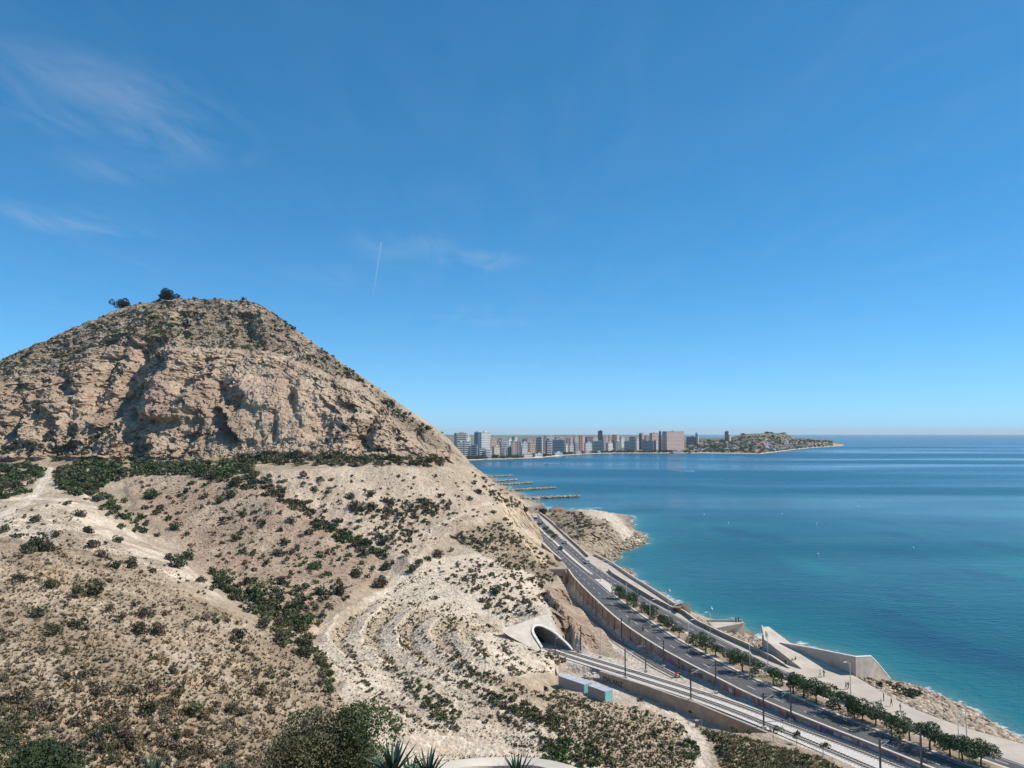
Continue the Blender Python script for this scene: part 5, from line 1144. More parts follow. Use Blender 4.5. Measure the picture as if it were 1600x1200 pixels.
for u, v, d, sc, lab in ((612,1214,17,.9,'largest agave at the bottom edge right of the near bush'),(642,1220,17.5,.62,'small agave just right of the largest agave'),(668,1220,17,.7,'agave at the bottom edge left of the curved parapet'),(808,1219,16.5,.62,'agave in front of the curved parapet'),(238,1219,16.5,.6,'agave at the bottom edge in the left foreground'),(352,1222,16.5,.5,'agave at the bottom edge left of the near bush')):
    c = Pd(u, v, d); zg = drop(c[0], d) or c[2]; e = empty('agave', (c[0], d, c[2])); 
    MB().tube([(0, 0, min(-.3, zg - c[2] - .2)), (0, 0, .12)], [.16, .1], 7).build('stem', barkm, e)
    for k in range(24):
        o = link(bpy.data.objects.new('leaf', AGL[k % 4]), e); til = .12 + 1.0 * (k / 24) ** 1.2; o.rotation_euler = (0, til, k * 2.4 + R.uniform(-.2, .2)); s_ = sc * R.uniform(.8, 1.05); o.scale = (s_, s_, s_)
    tag(e, lab, 'agave', 'agaves along the bottom edge')
# curved parapet of the terrace below
pts = [Pd(u, v, d) for u, v, d in ((660,1206,20.4),(690,1194,21.6),(725,1187.5,22.4),(770,1184.5,22.8),(820,1185,22.6),(855,1188,22),(890,1197,21),(915,1208,20.2))]
pp = smoothline(pts, 2); wall_along('terrace_wall', pp, 48.0, pp[:, 2] - .14, -.42, mat('dark_masonry', (.20, .15, .13), .9, .2, 2), conc, 'curved near parapet with pale coping at the bottom edge')

# ================================================================== shore boulders
rockm = mat('shore_rock', (.41, .325, .235), .92, .3, 1.2, .5, 3, objrand=.35); 
def rock_mesh(rng):
    t = (1 + 5 ** .5) / 2; V = np.array([(-1,t,0),(1,t,0),(-1,-t,0),(1,-t,0),(0,-1,t),(0,1,t),(0,-1,-t),(0,1,-t),(t,0,-1),(t,0,1),(-t,0,-1),(-t,0,1)], float) / 1.9
    Fc = np.array([(0,11,5),(0,5,1),(0,1,7),(0,7,10),(0,10,11),(1,5,9),(5,11,4),(11,10,2),(10,7,6),(7,1,8),(3,9,4),(3,4,2),(3,2,6),(3,6,8),(3,8,9),(4,9,5),(2,4,11),(6,2,10),(8,6,7),(9,8,1)])
    q_ = np.linalg.qr(rng.normal(size=(3, 3)))[0]; V = (V @ q_) * rng.uniform(.6, 1.3, (12, 1)) * np.array([1.2, .9, .7]); return V, Fc
rk_ = np.random.default_rng(9); RKA = [rock_mesh(rk_) for _ in range(8)]
RKM = []
for V, Fc in RKA: me = mesh_np('boulder', V, Fc); me.materials.append(rockm); RKM.append(me)
BLD = []
def boulders(poly, n, r0, r1, place):
    for _ in range(n):
        u, v = rnd_in(poly); p, nrm = hit(u, v)
        if p is not None and p.z > -.4:
            r = R.uniform(r0, r1) * R.uniform(.6, 1.1); BLD.append((p, r, r * F / p.y, place))
boulders([(1342,1060),(1394,1065),(1431,1073),(1487,1097),(1525,1114),(1562,1138),(1600,1158),(1620,1172),(1544,1151),(1487,1132),(1431,1111),(1384,1087)], 1700, .34, .85, 'on the wide boulder slope below the near promenade')
boulders([(1089,963),(1106,974),(1119,985),(1153,992),(1190,1001),(1191,1013),(1160,1005),(1110,984),(1092,972)], 300, .35, .8, 'between the triangular lookout and the big ramp')
boulders([(955,878),(966,866),(990,857),(1012,847),(1008,838),(990,831),(980,842),(960,855),(940,866)], 230, .5, 1.3, 'along the shore of the small headland'); boulders([(960,884),(988,893),(992,905),(1052,940),(1050,945),(1005,914),(975,895)], 120, .4, .9, 'along the narrow shore below the far promenade')
BLD.sort(key=lambda b: -b[2])
for p, r, px, place in BLD[:300]:
    o = link(bpy.data.objects.new('boulder', R.choice(RKM))); o.location = p + Vector((0, 0, r * .25)); o.scale = (r, r, r); o.rotation_euler = (R.uniform(-.4, .4), R.uniform(-.4, .4), R.uniform(0, 6.28))
    u_, v_ = proj(p.x, p.y, p.z); seg = ['at the foot of the high lookout wall', 'just past the lookout wall', 'a third of the way along', 'in the middle', 'two thirds of the way along', 'near the right edge'][int(min(5, max(0, (u_ - 1340) / 44)))] if 'wide' in place else ''
    hgt_ = 'at the waterline' if p.z < 1.2 else 'low down' if p.z < 2.8 else 'halfway up' if p.z < 4.4 else 'high up'; sz = 'large' if r > .70 else 'medium' if r > .60 else 'small'
    tag(o, ('%s pale boulder %s %s %s' % (sz, hgt_, seg, '' if seg else place)).replace('  ', ' ').strip(), 'boulder', 'boulders ' + place)
rr2 = {}
for p, r, px, place in BLD[300:]: rr2.setdefault(place, []).append((p, r))
def rock_pile(name, items, m, parent=None, origin=Vector((0, 0, 0))):
    Vs, Fs, Cs, off = [], [], [], 0
    for p, r in items:
        V0, F0 = RKA[R.randrange(8)]; a = R.uniform(0, 6.28); c, s = math.cos(a) * r, math.sin(a) * r
        V = np.stack([V0[:, 0] * c - V0[:, 1] * s + p.x - origin.x, V0[:, 0] * s + V0[:, 1] * c + p.y - origin.y, V0[:, 2] * r + p.z + r * .25 - origin.z], 1); Vs.append(V); Fs.append(F0 + off); off += len(V); Cs.append(np.broadcast_to(np.array((.41, .325, .235)) * R.uniform(.6, 1.3), V.shape))
    me = mesh_np(name, np.concatenate(Vs), np.concatenate(Fs), False, np.concatenate(Cs)); me.materials.append(m); return tag(link(bpy.data.objects.new(name, me), parent), kind='stuff')
rocka = mat_attr('rock_pile', .95, .2, 1.0)
for place, it in rr2.items(): tag(rock_pile('boulder_bank', it, rocka), 'bank of small pale boulders ' + place, 'boulders')
stones(fore, 2600, .10, .30); stones([(190,745),(395,745),(590,890),(480,985),(330,890)], 1500, .18, .5); stones([(330,690),(520,690),(520,714),(330,716)], 500, .3, .9); stones([(0,600),(190,540),(420,560),(560,600),(700,700),(700,715),(0,715)], 900, .3, 1.0); stones(hilltop, 1300, .3, 1.1); stones([(870,1075),(1060,1125),(1090,1200),(900,1200)], 500, .12, .35); stones([(410,745),(720,738),(790,790),(640,875)], 600, .15, .4); stones(mound, 900, .1, .28)
tag(rock_pile('loose_stones', STN, rocka), 'loose stones strewn over the hill slopes', 'stones')
# groynes of rock reaching into the bay
for k, (u0, v0, u1, v1, lab) in enumerate(((822,779,905,775.5,'nearest and longest rock groyne, beyond the headland'),(805,766,868,762.5,'rock groyne second from the headland'),(790,757.5,832,754.5,'rock groyne third from the headland'),(780,752.5,808,749.5,'rock groyne fourth from the headland'),(766,745.5,800,743,'farthest thin rock groyne by the hill'))):
    a, b = Vector(Pz(u0 - 8, v0 + .5, .6)), Vector(Pz(u1, v1, .3)); e = empty('rock_groyne', a); items = []
    n = int((b - a).length * 3.2)
    for i in range(n):
        t = R.random(); w = 5.5 * (1 - .55 * t); c = a.lerp(b, t); items.append((Vector((c.x + R.uniform(-.6, .6), c.y + R.uniform(-w, w), .2 + 1.5 * (1 - t * .7) * R.random())), R.uniform(.8, 1.6)))
    rock_pile('rocks', items, rocka, e, e.location)
    mb = MB(); c = Vector(a).lerp(b, .62); mb.prism([(0, -4, -1), (c.x - a.x, c.y - a.y - 1.2, -1), (c.x - a.x, c.y - a.y + 1.2, -1), (0, 5, -1)], [(0, -3, 1.0), (c.x - a.x, c.y - a.y - .8, .7), (c.x - a.x, c.y - a.y + .8, .7), (0, 4, 1.0)]); mb.build('sand_back', mat('groyne_sand', (.50, .42, .33), .95, .2, .3), e)
    tag(e, lab, 'groyne', 'rock groynes in the bay')
#@@PART5
# ================================================================== far shore, city and cape
CO_U = [600,640,700,725,760,800,830,850,880,920,960,1000,1050,1100,1150,1185,1210,1240,1265,1290,1308,1318]; CO_V = [725,724,721.5,719.5,718,717,715.5,714.5,711.5,709,708,708,708,708,708.5,709.3,706.3,702.3,699.8,698.3,697,696]
RI_U = [600,700,850,950,1000,1070,1100,1140,1150,1165,1190,1225,1234,1240,1265,1290,1305,1318]; RI_V = [697,697,690,690,689,687,685,684,681,678,676.8,677,680,684,685,687,690.5,695.5]
def coast_d(u): return np.array([Pz(uu, vv, .3)[1] for uu, vv in zip(np.atleast_1d(u), np.interp(np.atleast_1d(u), CO_U, CO_V))])
INL = lambda u: np.interp(u, [600, 1050, 1140, 1240, 1318], [1000, 900, 620, 520, 120])
fu = np.arange(600, 1318.5, 1.5); ft = np.concatenate([[-.03, 0, .006, .015], np.linspace(.03, 1.0, 46), [1.15, 1.5]])
dc = coast_d(fu); inl = INL(fu); rzv = np.interp(fu, RI_U, RI_V)
FX, FY, FZ = [], [], []
for t in ft:
    y = dc + inl * t; ztop = np.array([Pd(u_, v_, y_)[2] for u_, v_, y_ in zip(fu, rzv, dc + inl)])
    lin = np.interp(t, [-.03, 0, .006, .03, .1, 1, 1.15, 1.5], [-1.5, 0, .8, 1.6, 2.5, 2.5, 2.5, -3])
    pr_ = np.interp(t, [0, .1, .35, .7, 1, 1.15, 1.5], [0, .06, .34, .76, 1, .92, 0])
    x = (fu - 800) / F * y; nse = fbm(x / 160, y / 160, 2.0, 4) * 14 * pr_ * (t < 1) * np.interp(fu, [600, 1100, 1160], [.25, .4, 1.0])
    FX.append(x); FY.append(y); FZ.append(lin + np.maximum(ztop - 2.5, 0) * pr_ + nse * (1 - sstep(.75, 1.0, t)))
FX, FY, FZ = np.array(FX), np.array(FY), np.array(FZ)
n_u = len(fu); ii = np.arange(len(ft) - 1)[:, None] * n_u + np.arange(n_u - 1)[None, :]; qf = ii.ravel()
fcol = np.zeros(FX.shape + (3,)); fcol[:] = (.20, .18, .125); nn = fbm(FX / 70, FY / 70, 4.0, 4)[..., None]; fcol = fcol * (1 - np.clip(nn * 1.4 + .35, 0, 1)) + np.array((.075, .085, .05)) * np.clip(nn * 1.4 + .35, 0, 1)
tcol = np.broadcast_to(ft[:, None], FX.shape); sandm = ((tcol > -.04) & (tcol < .02))[..., None]; fcol = np.where(sandm, np.array((.55, .46, .36)), fcol)
cap_ = (sstep(1255, 1275, fu)[None, :] * (tcol < .5))[..., None]; fcol = fcol * (1 - cap_ * .8) + np.array((.52, .38, .25)) * cap_ * .8
fm = mesh_np('far_shore', np.stack([FX, FY, FZ], -1).reshape(-1, 3), np.stack([qf, qf + 1, qf + n_u + 1, qf + n_u], 1), True, fcol.reshape(-1, 3)); fm.materials.append(mat_attr('far_land', .95, .35, .02)); far = link(bpy.data.objects.new('far_shore', fm)); tag(far, kind='structure')
bpy.context.view_layer.update(); FB = BVHTree.FromObject(far, bpy.context.evaluated_depsgraph_get())
def far_z(x, y):
    loc, *_ = FB.ray_cast(Vector((x, y, 500)), Vector((0, 0, -1))); return loc.z if loc is not None else 2.0
# pale distant land behind the city
hu = np.arange(430, 1130, 6.0); hv = 680.5 - 2.0 * np.clip(fbm(hu / 90, 0.5, 0.5, 3) + .4, 0, 1.2) + 5 * sstep(1060, 1120, hu) ; hd = 6500
mb = MB(); hp = [Pd(u, v, hd) for u, v in zip(hu, hv)]; n_h = len(hp); V = [(p[0], p[1] - 1800, 0.5) for p in hp] + [(p[0], p[1] - 700, p[2] * .55) for p in hp] + hp + [(p[0] * 1.1, p[1] + 2500, .5) for p in hp]
mb.add(V, [(r * n_h + i, r * n_h + i + 1, (r + 1) * n_h + i + 1, (r + 1) * n_h + i) for r in range(3) for i in range(n_h - 1)]); hl = mb.build('hills', mat('distant_hills', (.15, .16, .125), .95, .25, .003), None, True); tag(hl, kind='structure')
winm = mat('far_window_glass', (.05, .06, .08), .3, .2, .3, spec=.5)
WCOL = dict(white=(.80, .77, .73), cream=(.72, .63, .52), pink=(.68, .50, .43), red=(.46, .24, .20), brown=(.34, .26, .23), grey=(.56, .55, .55), dark=(.22, .23, .25), blue=(.44, .48, .53), orange=(.64, .44, .30), green=(.32, .36, .34), mauve=(.50, .42, .43))
wallms = {k: mat('facade_' + k, c, .85, .10, .15) for k, c in WCOL.items()}; slabm = mat('balcony_white', (.68, .66, .62), .8, .05)
roofred = mat('roof_tile', (.36, .17, .11), .9, .2, .3); roofg = mat('flat_roof', (.33, .31, .29), .9, .2, .3)
def building(u0, u1, vt, off, colr, rot, label, style=0, k=.6, cat='building', group='apartment blocks along the far bay', name='apartment_block'):
    lit_ = rot >= 0; rot = rot * 1.75 if rot > 12 else 40 if rot >= 0 else rot; k = k * .5 if lit_ else k; uc = (u0 + u1) / 2; d = float(coast_d(uc)[0]) + off; W = (u1 - u0) / F * d; r = math.radians(rot); c_, s_ = abs(math.cos(r)), abs(math.sin(r)); w = W / (c_ + k * s_); dp = k * w
    x = (uc - 800) / F * d; zg = min(far_z(x, d), far_z(x, d + dp)) - 1; zt = Pd(uc, vt, d)[2]; h = max(4, zt - zg)
    e = empty(name, (x, d + dp / 2, zg), r)          # rot > 0 turns the front towards the sun on the right
    MB().box((0, 0, h / 2), (w, dp, h)).build('wall', wallms[colr], e)
    nf = max(1, int(h / 4.6)); fh = h / nf
    mb = MB(); ms = MB()
    for i in range(nf):
        z = (i + .55) * fh
        if style == 0:          # window strips and balcony slabs
            mb.box((0, -dp / 2, z), (w * .86, .5, fh * .34)); ms.box((0, -dp / 2 - .7, z - fh * .42), (w * .94, 1.6, fh * .30))
        else:
            nb = max(2, int(w / 5.2))
            for j in range(nb): mb.box((-w / 2 + (j + .5) * w / nb, -dp / 2, z), (w / nb * .5, .4, fh * .42))
            if style == 2: ms.box((0, -dp / 2 - .3, z - fh * .45), (w, .8, fh * .14))
        ns = max(1, int(dp / 5))
        for j in range(ns): mb.box((w / 2, -dp / 2 + (j + .5) * dp / ns, z), (.4, dp / ns * .42, fh * .45)); mb.box((-w / 2, -dp / 2 + (j + .5) * dp / ns, z), (.4, dp / ns * .42, fh * .45))
    tag(mb.build('windows', winm, e), kind='stuff')
    if ms.v: tag(ms.build('balconies', slabm if style == 0 else wallms[colr], e), kind='stuff')
    rf = MB().box((0, 0, h + .5), (w + .6, dp + .6, 1.0)).build('roof', roofg, e)
    MB().box((w * .12, 0, h + 2.3), (w * .3, dp * .4, 2.8)).build('lift_house', wallms[colr], rf)
    tag(e, label, cat, group); return e
BL = [  # u0, u1, top row, metres behind the waterline, colour, turn, style, words
 (710,729,677,260,'mauve',8,0,'dark mauve slab tower just right of the hill'),(728,735,682,280,'white',30,1,'narrow pale tower behind the white balconied block'),(712,726,691,150,'grey',5,0,'grey terraced block low beside the hill'),(724,735,690,110,'white',20,0,'white block with deep horizontal balconies by the hill'),
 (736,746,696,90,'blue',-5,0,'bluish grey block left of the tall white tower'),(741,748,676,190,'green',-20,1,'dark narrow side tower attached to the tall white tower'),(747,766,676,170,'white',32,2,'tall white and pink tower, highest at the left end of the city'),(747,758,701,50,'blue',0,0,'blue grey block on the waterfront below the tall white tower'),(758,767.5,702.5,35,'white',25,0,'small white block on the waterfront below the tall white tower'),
 (765,776,687,190,'orange',28,1,'cream and red block right of the tall white tower'),(769,781,698,90,'cream',30,1,'plain cream block behind dark trees on the waterfront'),(775,785,690,220,'pink',15,1,'pinkish block behind the plain cream block'),(781,793,691,120,'grey',5,0,'grey block with a pale right edge near the waterfront'),(786,792.5,700,60,'mauve',10,1,'small mauve block on the waterfront left of the dark one'),(793,800,699,55,'dark',-10,1,'very dark narrow block on the waterfront'),
 (798,807,690,90,'pink',18,1,'tall narrow pink block right of the dark one'),(800,804,683,330,'grey',-10,1,'thin grey tower peeking above the roofs at left'),(803.5,808,683.5,340,'white',30,1,'thin white tower beside the thin grey tower'),(806,813,690,200,'brown',0,1,'brown block behind the tall pink block'),(812,825,692,140,'white',10,2,'white gabled looking block in the left half of the city'),(814,823,699,60,'white',25,1,'low white block at the waterfront in the left half'),(825,836,692,90,'orange',24,1,'orange and white block near the beach'),(822,829,687,300,'pink',20,1,'pale pink block behind the orange block'),
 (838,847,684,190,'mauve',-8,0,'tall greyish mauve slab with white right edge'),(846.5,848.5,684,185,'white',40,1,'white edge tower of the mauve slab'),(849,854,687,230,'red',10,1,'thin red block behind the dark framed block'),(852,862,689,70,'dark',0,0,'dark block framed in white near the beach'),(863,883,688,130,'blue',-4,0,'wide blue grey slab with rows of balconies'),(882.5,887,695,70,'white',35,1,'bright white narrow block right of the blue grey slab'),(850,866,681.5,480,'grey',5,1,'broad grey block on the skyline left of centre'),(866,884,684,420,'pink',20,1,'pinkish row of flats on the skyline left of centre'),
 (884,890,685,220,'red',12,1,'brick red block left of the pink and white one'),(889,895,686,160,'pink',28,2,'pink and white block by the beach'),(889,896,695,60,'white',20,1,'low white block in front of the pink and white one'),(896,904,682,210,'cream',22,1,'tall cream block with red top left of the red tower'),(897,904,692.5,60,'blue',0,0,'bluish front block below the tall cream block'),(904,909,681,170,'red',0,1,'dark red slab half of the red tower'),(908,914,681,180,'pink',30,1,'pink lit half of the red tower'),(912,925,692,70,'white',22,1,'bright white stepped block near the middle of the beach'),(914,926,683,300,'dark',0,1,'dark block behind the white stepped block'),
 (926,944,690,80,'grey',-3,0,'long grey block on the beach right of the white stepped block'),(934,941.5,673.5,420,'dark',-6,1,'dark tower standing above the whole skyline'),(924,934,683,240,'cream',20,1,'cream block left of the dark skyline tower'),(941,947,683,260,'mauve',0,1,'mauve block right of the dark skyline tower'),(944,950,681,280,'pink',25,1,'pink block, first of the row right of the skyline tower'),(950,956,681,285,'pink',28,2,'pink block, second of the row right of the skyline tower'),(956,962,680,290,'red',15,1,'reddish block, third of the row right of the skyline tower'),(962,967,680,280,'cream',30,1,'cream block, last of the row right of the skyline tower'),(946,958,692,110,'white',30,1,'white low block under the pink row'),(959,971,691,50,'green',0,1,'dull green block on the beach right of centre'),
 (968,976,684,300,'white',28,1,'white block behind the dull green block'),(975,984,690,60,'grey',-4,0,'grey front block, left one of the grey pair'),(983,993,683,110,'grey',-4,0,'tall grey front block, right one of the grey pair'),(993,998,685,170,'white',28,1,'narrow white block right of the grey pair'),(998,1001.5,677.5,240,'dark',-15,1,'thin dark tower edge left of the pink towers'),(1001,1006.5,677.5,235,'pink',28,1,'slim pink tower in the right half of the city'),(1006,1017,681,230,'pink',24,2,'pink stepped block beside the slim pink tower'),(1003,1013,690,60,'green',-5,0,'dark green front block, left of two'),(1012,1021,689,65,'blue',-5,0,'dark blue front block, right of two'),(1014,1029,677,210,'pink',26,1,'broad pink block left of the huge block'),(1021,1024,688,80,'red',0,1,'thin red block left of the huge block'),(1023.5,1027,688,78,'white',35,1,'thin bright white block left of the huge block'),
 (1029,1033,674.5,140,'dark',-30,1,'dark-painted shaded side of the huge block'),(1032,1072.5,674.5,140,'pink',26,1,'huge wide block of flats, the largest in the city'),(1073,1088,683,330,'dark',-6,1,'dark block right of the huge block'),(1086,1089,677,420,'grey',-8,1,'thin grey tower right of the huge block'),(1089,1091.5,680,415,'white',35,1,'thin white lit tower right of the huge block'),(1132,1138,674.5,420,'dark',-8,0,'dark tower standing alone before the cape hill'),(1137,1142,680,400,'cream',32,1,'cream lit half of the lone tower before the cape hill')]  # shaded left side of the huge block is its own box, shade painted dark
for u0, u1, vt, off, c, rot, st, words in BL: building(u0, u1, vt, off, c, rot, words, st, .35 if (u1 - u0) > 30 else .6)
# beach pavilions and low houses
for u0, u1, vt, off, c, w in ((817,832,709,14,'cream','low cream beach building left of the pier wall'),(834,848,709.5,14,'white','low white beach building near the left beach'),(863,879,707.5,12,'white','long low white beach restaurant'),(897,908,706,12,'cream','low cream house row by the middle beach'),(910,924,706.3,12,'pink','low pinkish house row by the middle beach'),(932,938,705.8,10,'white','small white kiosk on the middle beach'),(1046,1070,704.5,14,'mauve','long low terrace below the huge block'),(1074,1092,703.5,14,'brown','long brown terrace right of the huge block')):
    building(u0, u1, vt, off, c, 10, w, 1, .3, 'building', 'low buildings on the far beach', 'beach_building')
# backdrop of further blocks, seen between the others
front_ = [q for q in BL if len(q[7].split()) <= 9]; seen_ = {}
for i in range(46):
    u = 770 + i * 5.4 + R.uniform(-2, 2); w = R.uniform(4, 8); c = R.choice(['white', 'cream', 'pink', 'grey', 'mauve', 'brown', 'blue', 'orange']); q = min(front_, key=lambda b_: abs((b_[0] + b_[1]) / 2 - u) + 9 * seen_.get((b_[7], c), 0)); seen_[(q[7], c)] = 1
    building(u - w / 2, u + w / 2, R.uniform(684.5, 690), R.uniform(420, 820), c, R.choice([-10, 10, 25, 30]), 'small distant %s block behind the %s' % (c, q[7]), 1, .6, 'building', 'distant blocks behind the front rows')
# villas on the cape
for i in range(85):
    u = R.uniform(1076, 1296); t = R.uniform(.04, .55) if u < 1240 else R.uniform(.06, .4); d = float(coast_d(u)[0]) + float(INL(u)) * t; x = (u - 800) / F * d; z = far_z(x, d); w = R.uniform(9, 24); dp = R.uniform(8, 12); h = R.uniform(5, 9); e = empty('villa', (x, d, z - .5), math.radians(R.choice([-10, 15, 30, 40])))
    c = R.choice(['white', 'cream', 'pink', 'brown', 'grey', 'mauve']); MB().box((0, 0, h / 2), (w, dp, h)).build('wall', wallms[c], e)
    mb = MB()
    for j in range(max(2, int(w / 4))): mb.box((-w / 2 + (j + .5) * w / max(2, int(w / 4)), -dp / 2, h * .45), (1.6, .3, h * .3))
    tag(mb.build('windows', winm, e), kind='stuff')
    red_ = R.random() < .5
    if red_: MB().add([(-w/2-.5, -dp/2-.5, h+.01), (w/2+.5, -dp/2-.5, h+.01), (w/2+.5, dp/2+.5, h+.01), (-w/2-.5, dp/2+.5, h+.01), (-w/4, 0, h + 2.2), (w/4, 0, h + 2.2)], [(0,1,5,4),(1,2,5),(2,3,4,5),(3,0,4),(3,2,1,0)]).build('roof', roofred, e)
    else: MB().box((0, 0, h + .3), (w + .4, dp + .4, .6)).build('roof', roofg, e)
    tag(e, '%s %s villa with %s roof %s, %s part of the far cape' % ('long' if w > 17 else 'compact', c, 'red tiled' if red_ else 'flat grey', 'near the beach' if t < .2 else 'halfway up' if t < .38 else 'high up', 'leftmost' if u < 1120 else 'left' if u < 1165 else 'middle' if u < 1210 else 'right' if u < 1255 else 'rightmost'), 'house', 'villas on the far cape')
# trees of the far shore
it = []
for i in range(1300):
    u = R.uniform(1072, 1300) if R.random() < .75 else R.uniform(730, 1072); t = (R.uniform(.02, .75) if u > 1072 else R.uniform(.015, .07)); d = float(coast_d(u)[0]) + float(INL(u)) * t; x = (u - 800) / F * d; it.append((Vector((x, d, far_z(x, d) - .5)), R.uniform(2.5, 6) if u > 1072 else R.uniform(3, 6.5), R.choice(['deep', 'dark', 'green', 'deep'])))
realize('far_trees', it, SML, 'dark trees and gardens along the far shore and cape')
for u, w, h in ((1052,26,9),(1080,9,9),(776,8,9),(1160,7,6),(1197,8,7),(1205,6,6),(1220,10,4)):    # clumps that stand out
    t = .03 if u < 1100 else .97; d = float(coast_d(u)[0]) + float(INL(u)) * t; x = (u - 800) / F * d; z = far_z(x, d); e = empty('tree_clump', (x, d, z)); W = w / F * d
    MB().tube([(0, 0, -1), (0, 0, h * .5)], [.6, .4], 6).build('trunk', barkm, e)
    me = mesh_np('crown', *crown_arr(rt, 420, 1.6, W / 2, h * .5, 9)); me.materials.append(leafmats['deep']); c = link(bpy.data.objects.new('crown', me), e); c.location = (0, 0, h * .55)
    tag(e, {1052: 'wide dark tree clump in front of the huge block', 1080: 'dark tree clump right of the long terrace', 776: 'dark trees in front of the plain cream block', 1160: 'dark bushes at the left shoulder of the cape hill', 1197: 'dark clump on the middle of the cape hill top', 1205: 'smaller dark clump on the cape hill top', 1220: 'low dark clump on the right of the cape hill top'}[u], 'trees')

# ================================================================== street lamps
lampM = {}
lampm = mat('lamp_post', (.50, .50, .49), .5, .08, 3, metal=.3); headm = mat('lamp_head', (.72, .72, .70), .4)
def lamp_meshes():
    a = MB().tube([(0, 0, 0), (0, 0, 8.0)], [.10, .055], 7).mesh('pole', lampm, True); b = MB().tube([(0, 0, 7.9), (.35, 0, 8.25), (1.3, 0, 8.35)], [.05, .045, .04], 6).mesh('arm', lampm, True)
    mb = MB(); mb.prism([(.95, -.16, 8.30), (1.85, -.12, 8.34), (1.85, .12, 8.34), (.95, .16, 8.30)], [(1.0, -.12, 8.44), (1.8, -.08, 8.42), (1.8, .08, 8.42), (1.0, .12, 8.44)]); c = mb.mesh('lamp_head', headm); d = MB().box((0, 0, .25), (.34, .34, .5)).mesh('base', conc); return a, b, c, d
LM = lamp_meshes()
lamps = [(922,899,'median',0),(938,909,'median',0),(979,948,'median',0),(1016,981,'median',0),(1076,1018,'median',0),(1172,1060,'median',0),(955,914,'sea',1),(996,936,'sea',1),(1045,970,'sea',1),(1110,1003,'sea',1),(1200,1043,'sea',1),(1329.5,1094,'sea',1),(1511,1166,'sea',1),(1499,1189,'median',0),(880,846,'sea',1),(905,862,'sea',1)]
nm_, ns_ = 0, 0
for u, v, w, sd_ in lamps:
    p = Pz(u, v, RZ + .15); e = empty('street_lamp', p, math.radians(200 if sd_ else 20))
    for me in LM: link(bpy.data.objects.new(me.name.split('.')[0], me), e)
    if sd_: ns_ += 1; lab = 'street lamp on the seaside pavement'
    else: nm_ += 1; lab = 'street lamp in the road median'
    e['tmp'] = (u, sd_)
    tag(e, lab, 'street lamp', 'street lamps along the coast road')
for sd_, word in ((0, 'grey street lamp in the road median, %s from its far end'), (1, 'grey street lamp on the seaside pavement, %s from the far end')):
    L = sorted([o for o in col.objects if 'tmp' in o and int(o['tmp'][1]) == sd_], key=lambda o: -o.location.y)
    for i, o in enumerate(L): o['label'] = word % ordw[i]; del o['tmp']

# ================================================================== vehicles
glassm = mat('car_glass', (.02, .025, .03), .1, .1, spec=.6); tyrem = mat('tyre', (.02, .02, .02), .9); rimm = mat('rim', (.45, .45, .46), .35, metal=.7); hlm = mat('headlight', (.8, .8, .78), .2); tlm = mat('tail_light', (.35, .02, .02), .3)
def wheel(parent, x, y, r, w=.22):
    t = MB(); n = 16; V = []
    for sx in (-w / 2, w / 2):
        for k in range(n): a = 2 * PI * k / n; V.append((math.cos(a) * r, sx, math.sin(a) * r))
    t.add(V, [(k, (k+1) % n, n + (k+1) % n, n + k) for k in range(n)] + [tuple(range(n))[::-1], tuple(range(n, 2*n))]); o = t.build('wheel', tyrem, parent); o.location = (x, y, r)
    t = MB(); V = [(math.cos(2*PI*k/10) * r * .6, sy * (w / 2 + .008), math.sin(2*PI*k/10) * r * .6) for sy in (-1, 1) for k in range(10)]; t.add(V, [tuple(range(10))[::-1], tuple(range(10, 20))]); t.build('rim', rimm, o)
def car(p, dirv, paint, label, name='car', L=4.3, W=1.78, Hh=1.48):
    e = empty(name, p, math.atan2(dirv[1], dirv[0])); m = mat('car_paint_' + paint[0], paint[1], .3, .05, 2, spec=.5)
    prof = [(-L/2, .35), (-L/2, .85), (-L/2+.15, .95), (-L*.30, .98), (L*.18, .98), (L*.42, .82), (L/2, .68), (L/2, .35)]
    mb = MB(); n = len(prof); mb.prism([(x, -W/2, z) for x, z in prof], [(x, W/2, z) for x, z in prof]); mb.build('body', m, e)
    lo = [(-L*.44, .97), (-L*.36, Hh), (L*.04, Hh), (L*.20, .97)]
    cb = MB().prism([(x, -W/2 * (.92 if z < 1 else .78), z) for x, z in lo], [(x, W/2 * (.92 if z < 1 else .78), z) for x, z in lo]).build('cabin_glass', glassm, e)
    MB().box((-L*.16, 0, Hh + .012), (L*.40, W*.78, .05)).build('roof', m, e)
    for x in (L*.31, -L*.30):
        for y in (-W/2 + .08, W/2 - .08): wheel(e, x, y, .32)
    for y in (-W*.36, W*.36): MB().box((L/2 + .005, y, .66), (.06, .34, .14)).build('headlight', hlm, e); MB().box((-L/2 - .005, y, .8), (.06, .3, .16)).build('tail_light', tlm, e)
    MB().box((L/2 + .02, 0, .42), (.1, W*.9, .2)).build('bumper', m, e); tag(e, label, 'car'); return e
def road_dir(y, toward):
    a, b = at_y(ml, np.array([y]))[0], at_y(ml, np.array([y + 6]))[0]; v = Vector((b[0] - a[0], b[1] - a[1], 0)).normalized(); return v * (-1 if toward else 1)
for u, v, pc, tw, lab in ((882,849,('silver', (.45, .46, .47)),False,'silver car on the seaward lanes beside the far trees'),(876,858.5,('black', (.02, .02, .025)),True,'small dark car near the paved median behind the box tunnel'),(917,880,('white', (.75, .75, .74)),False,'white car on the seaward lanes above the little cove'),(838,797,('red', (.30, .03, .03)),False,'red car far away where the road bends behind the cliff')):
    p = Pz(u, v, RZ + .01); car(p, road_dir(p[1], tw), pc, lab)
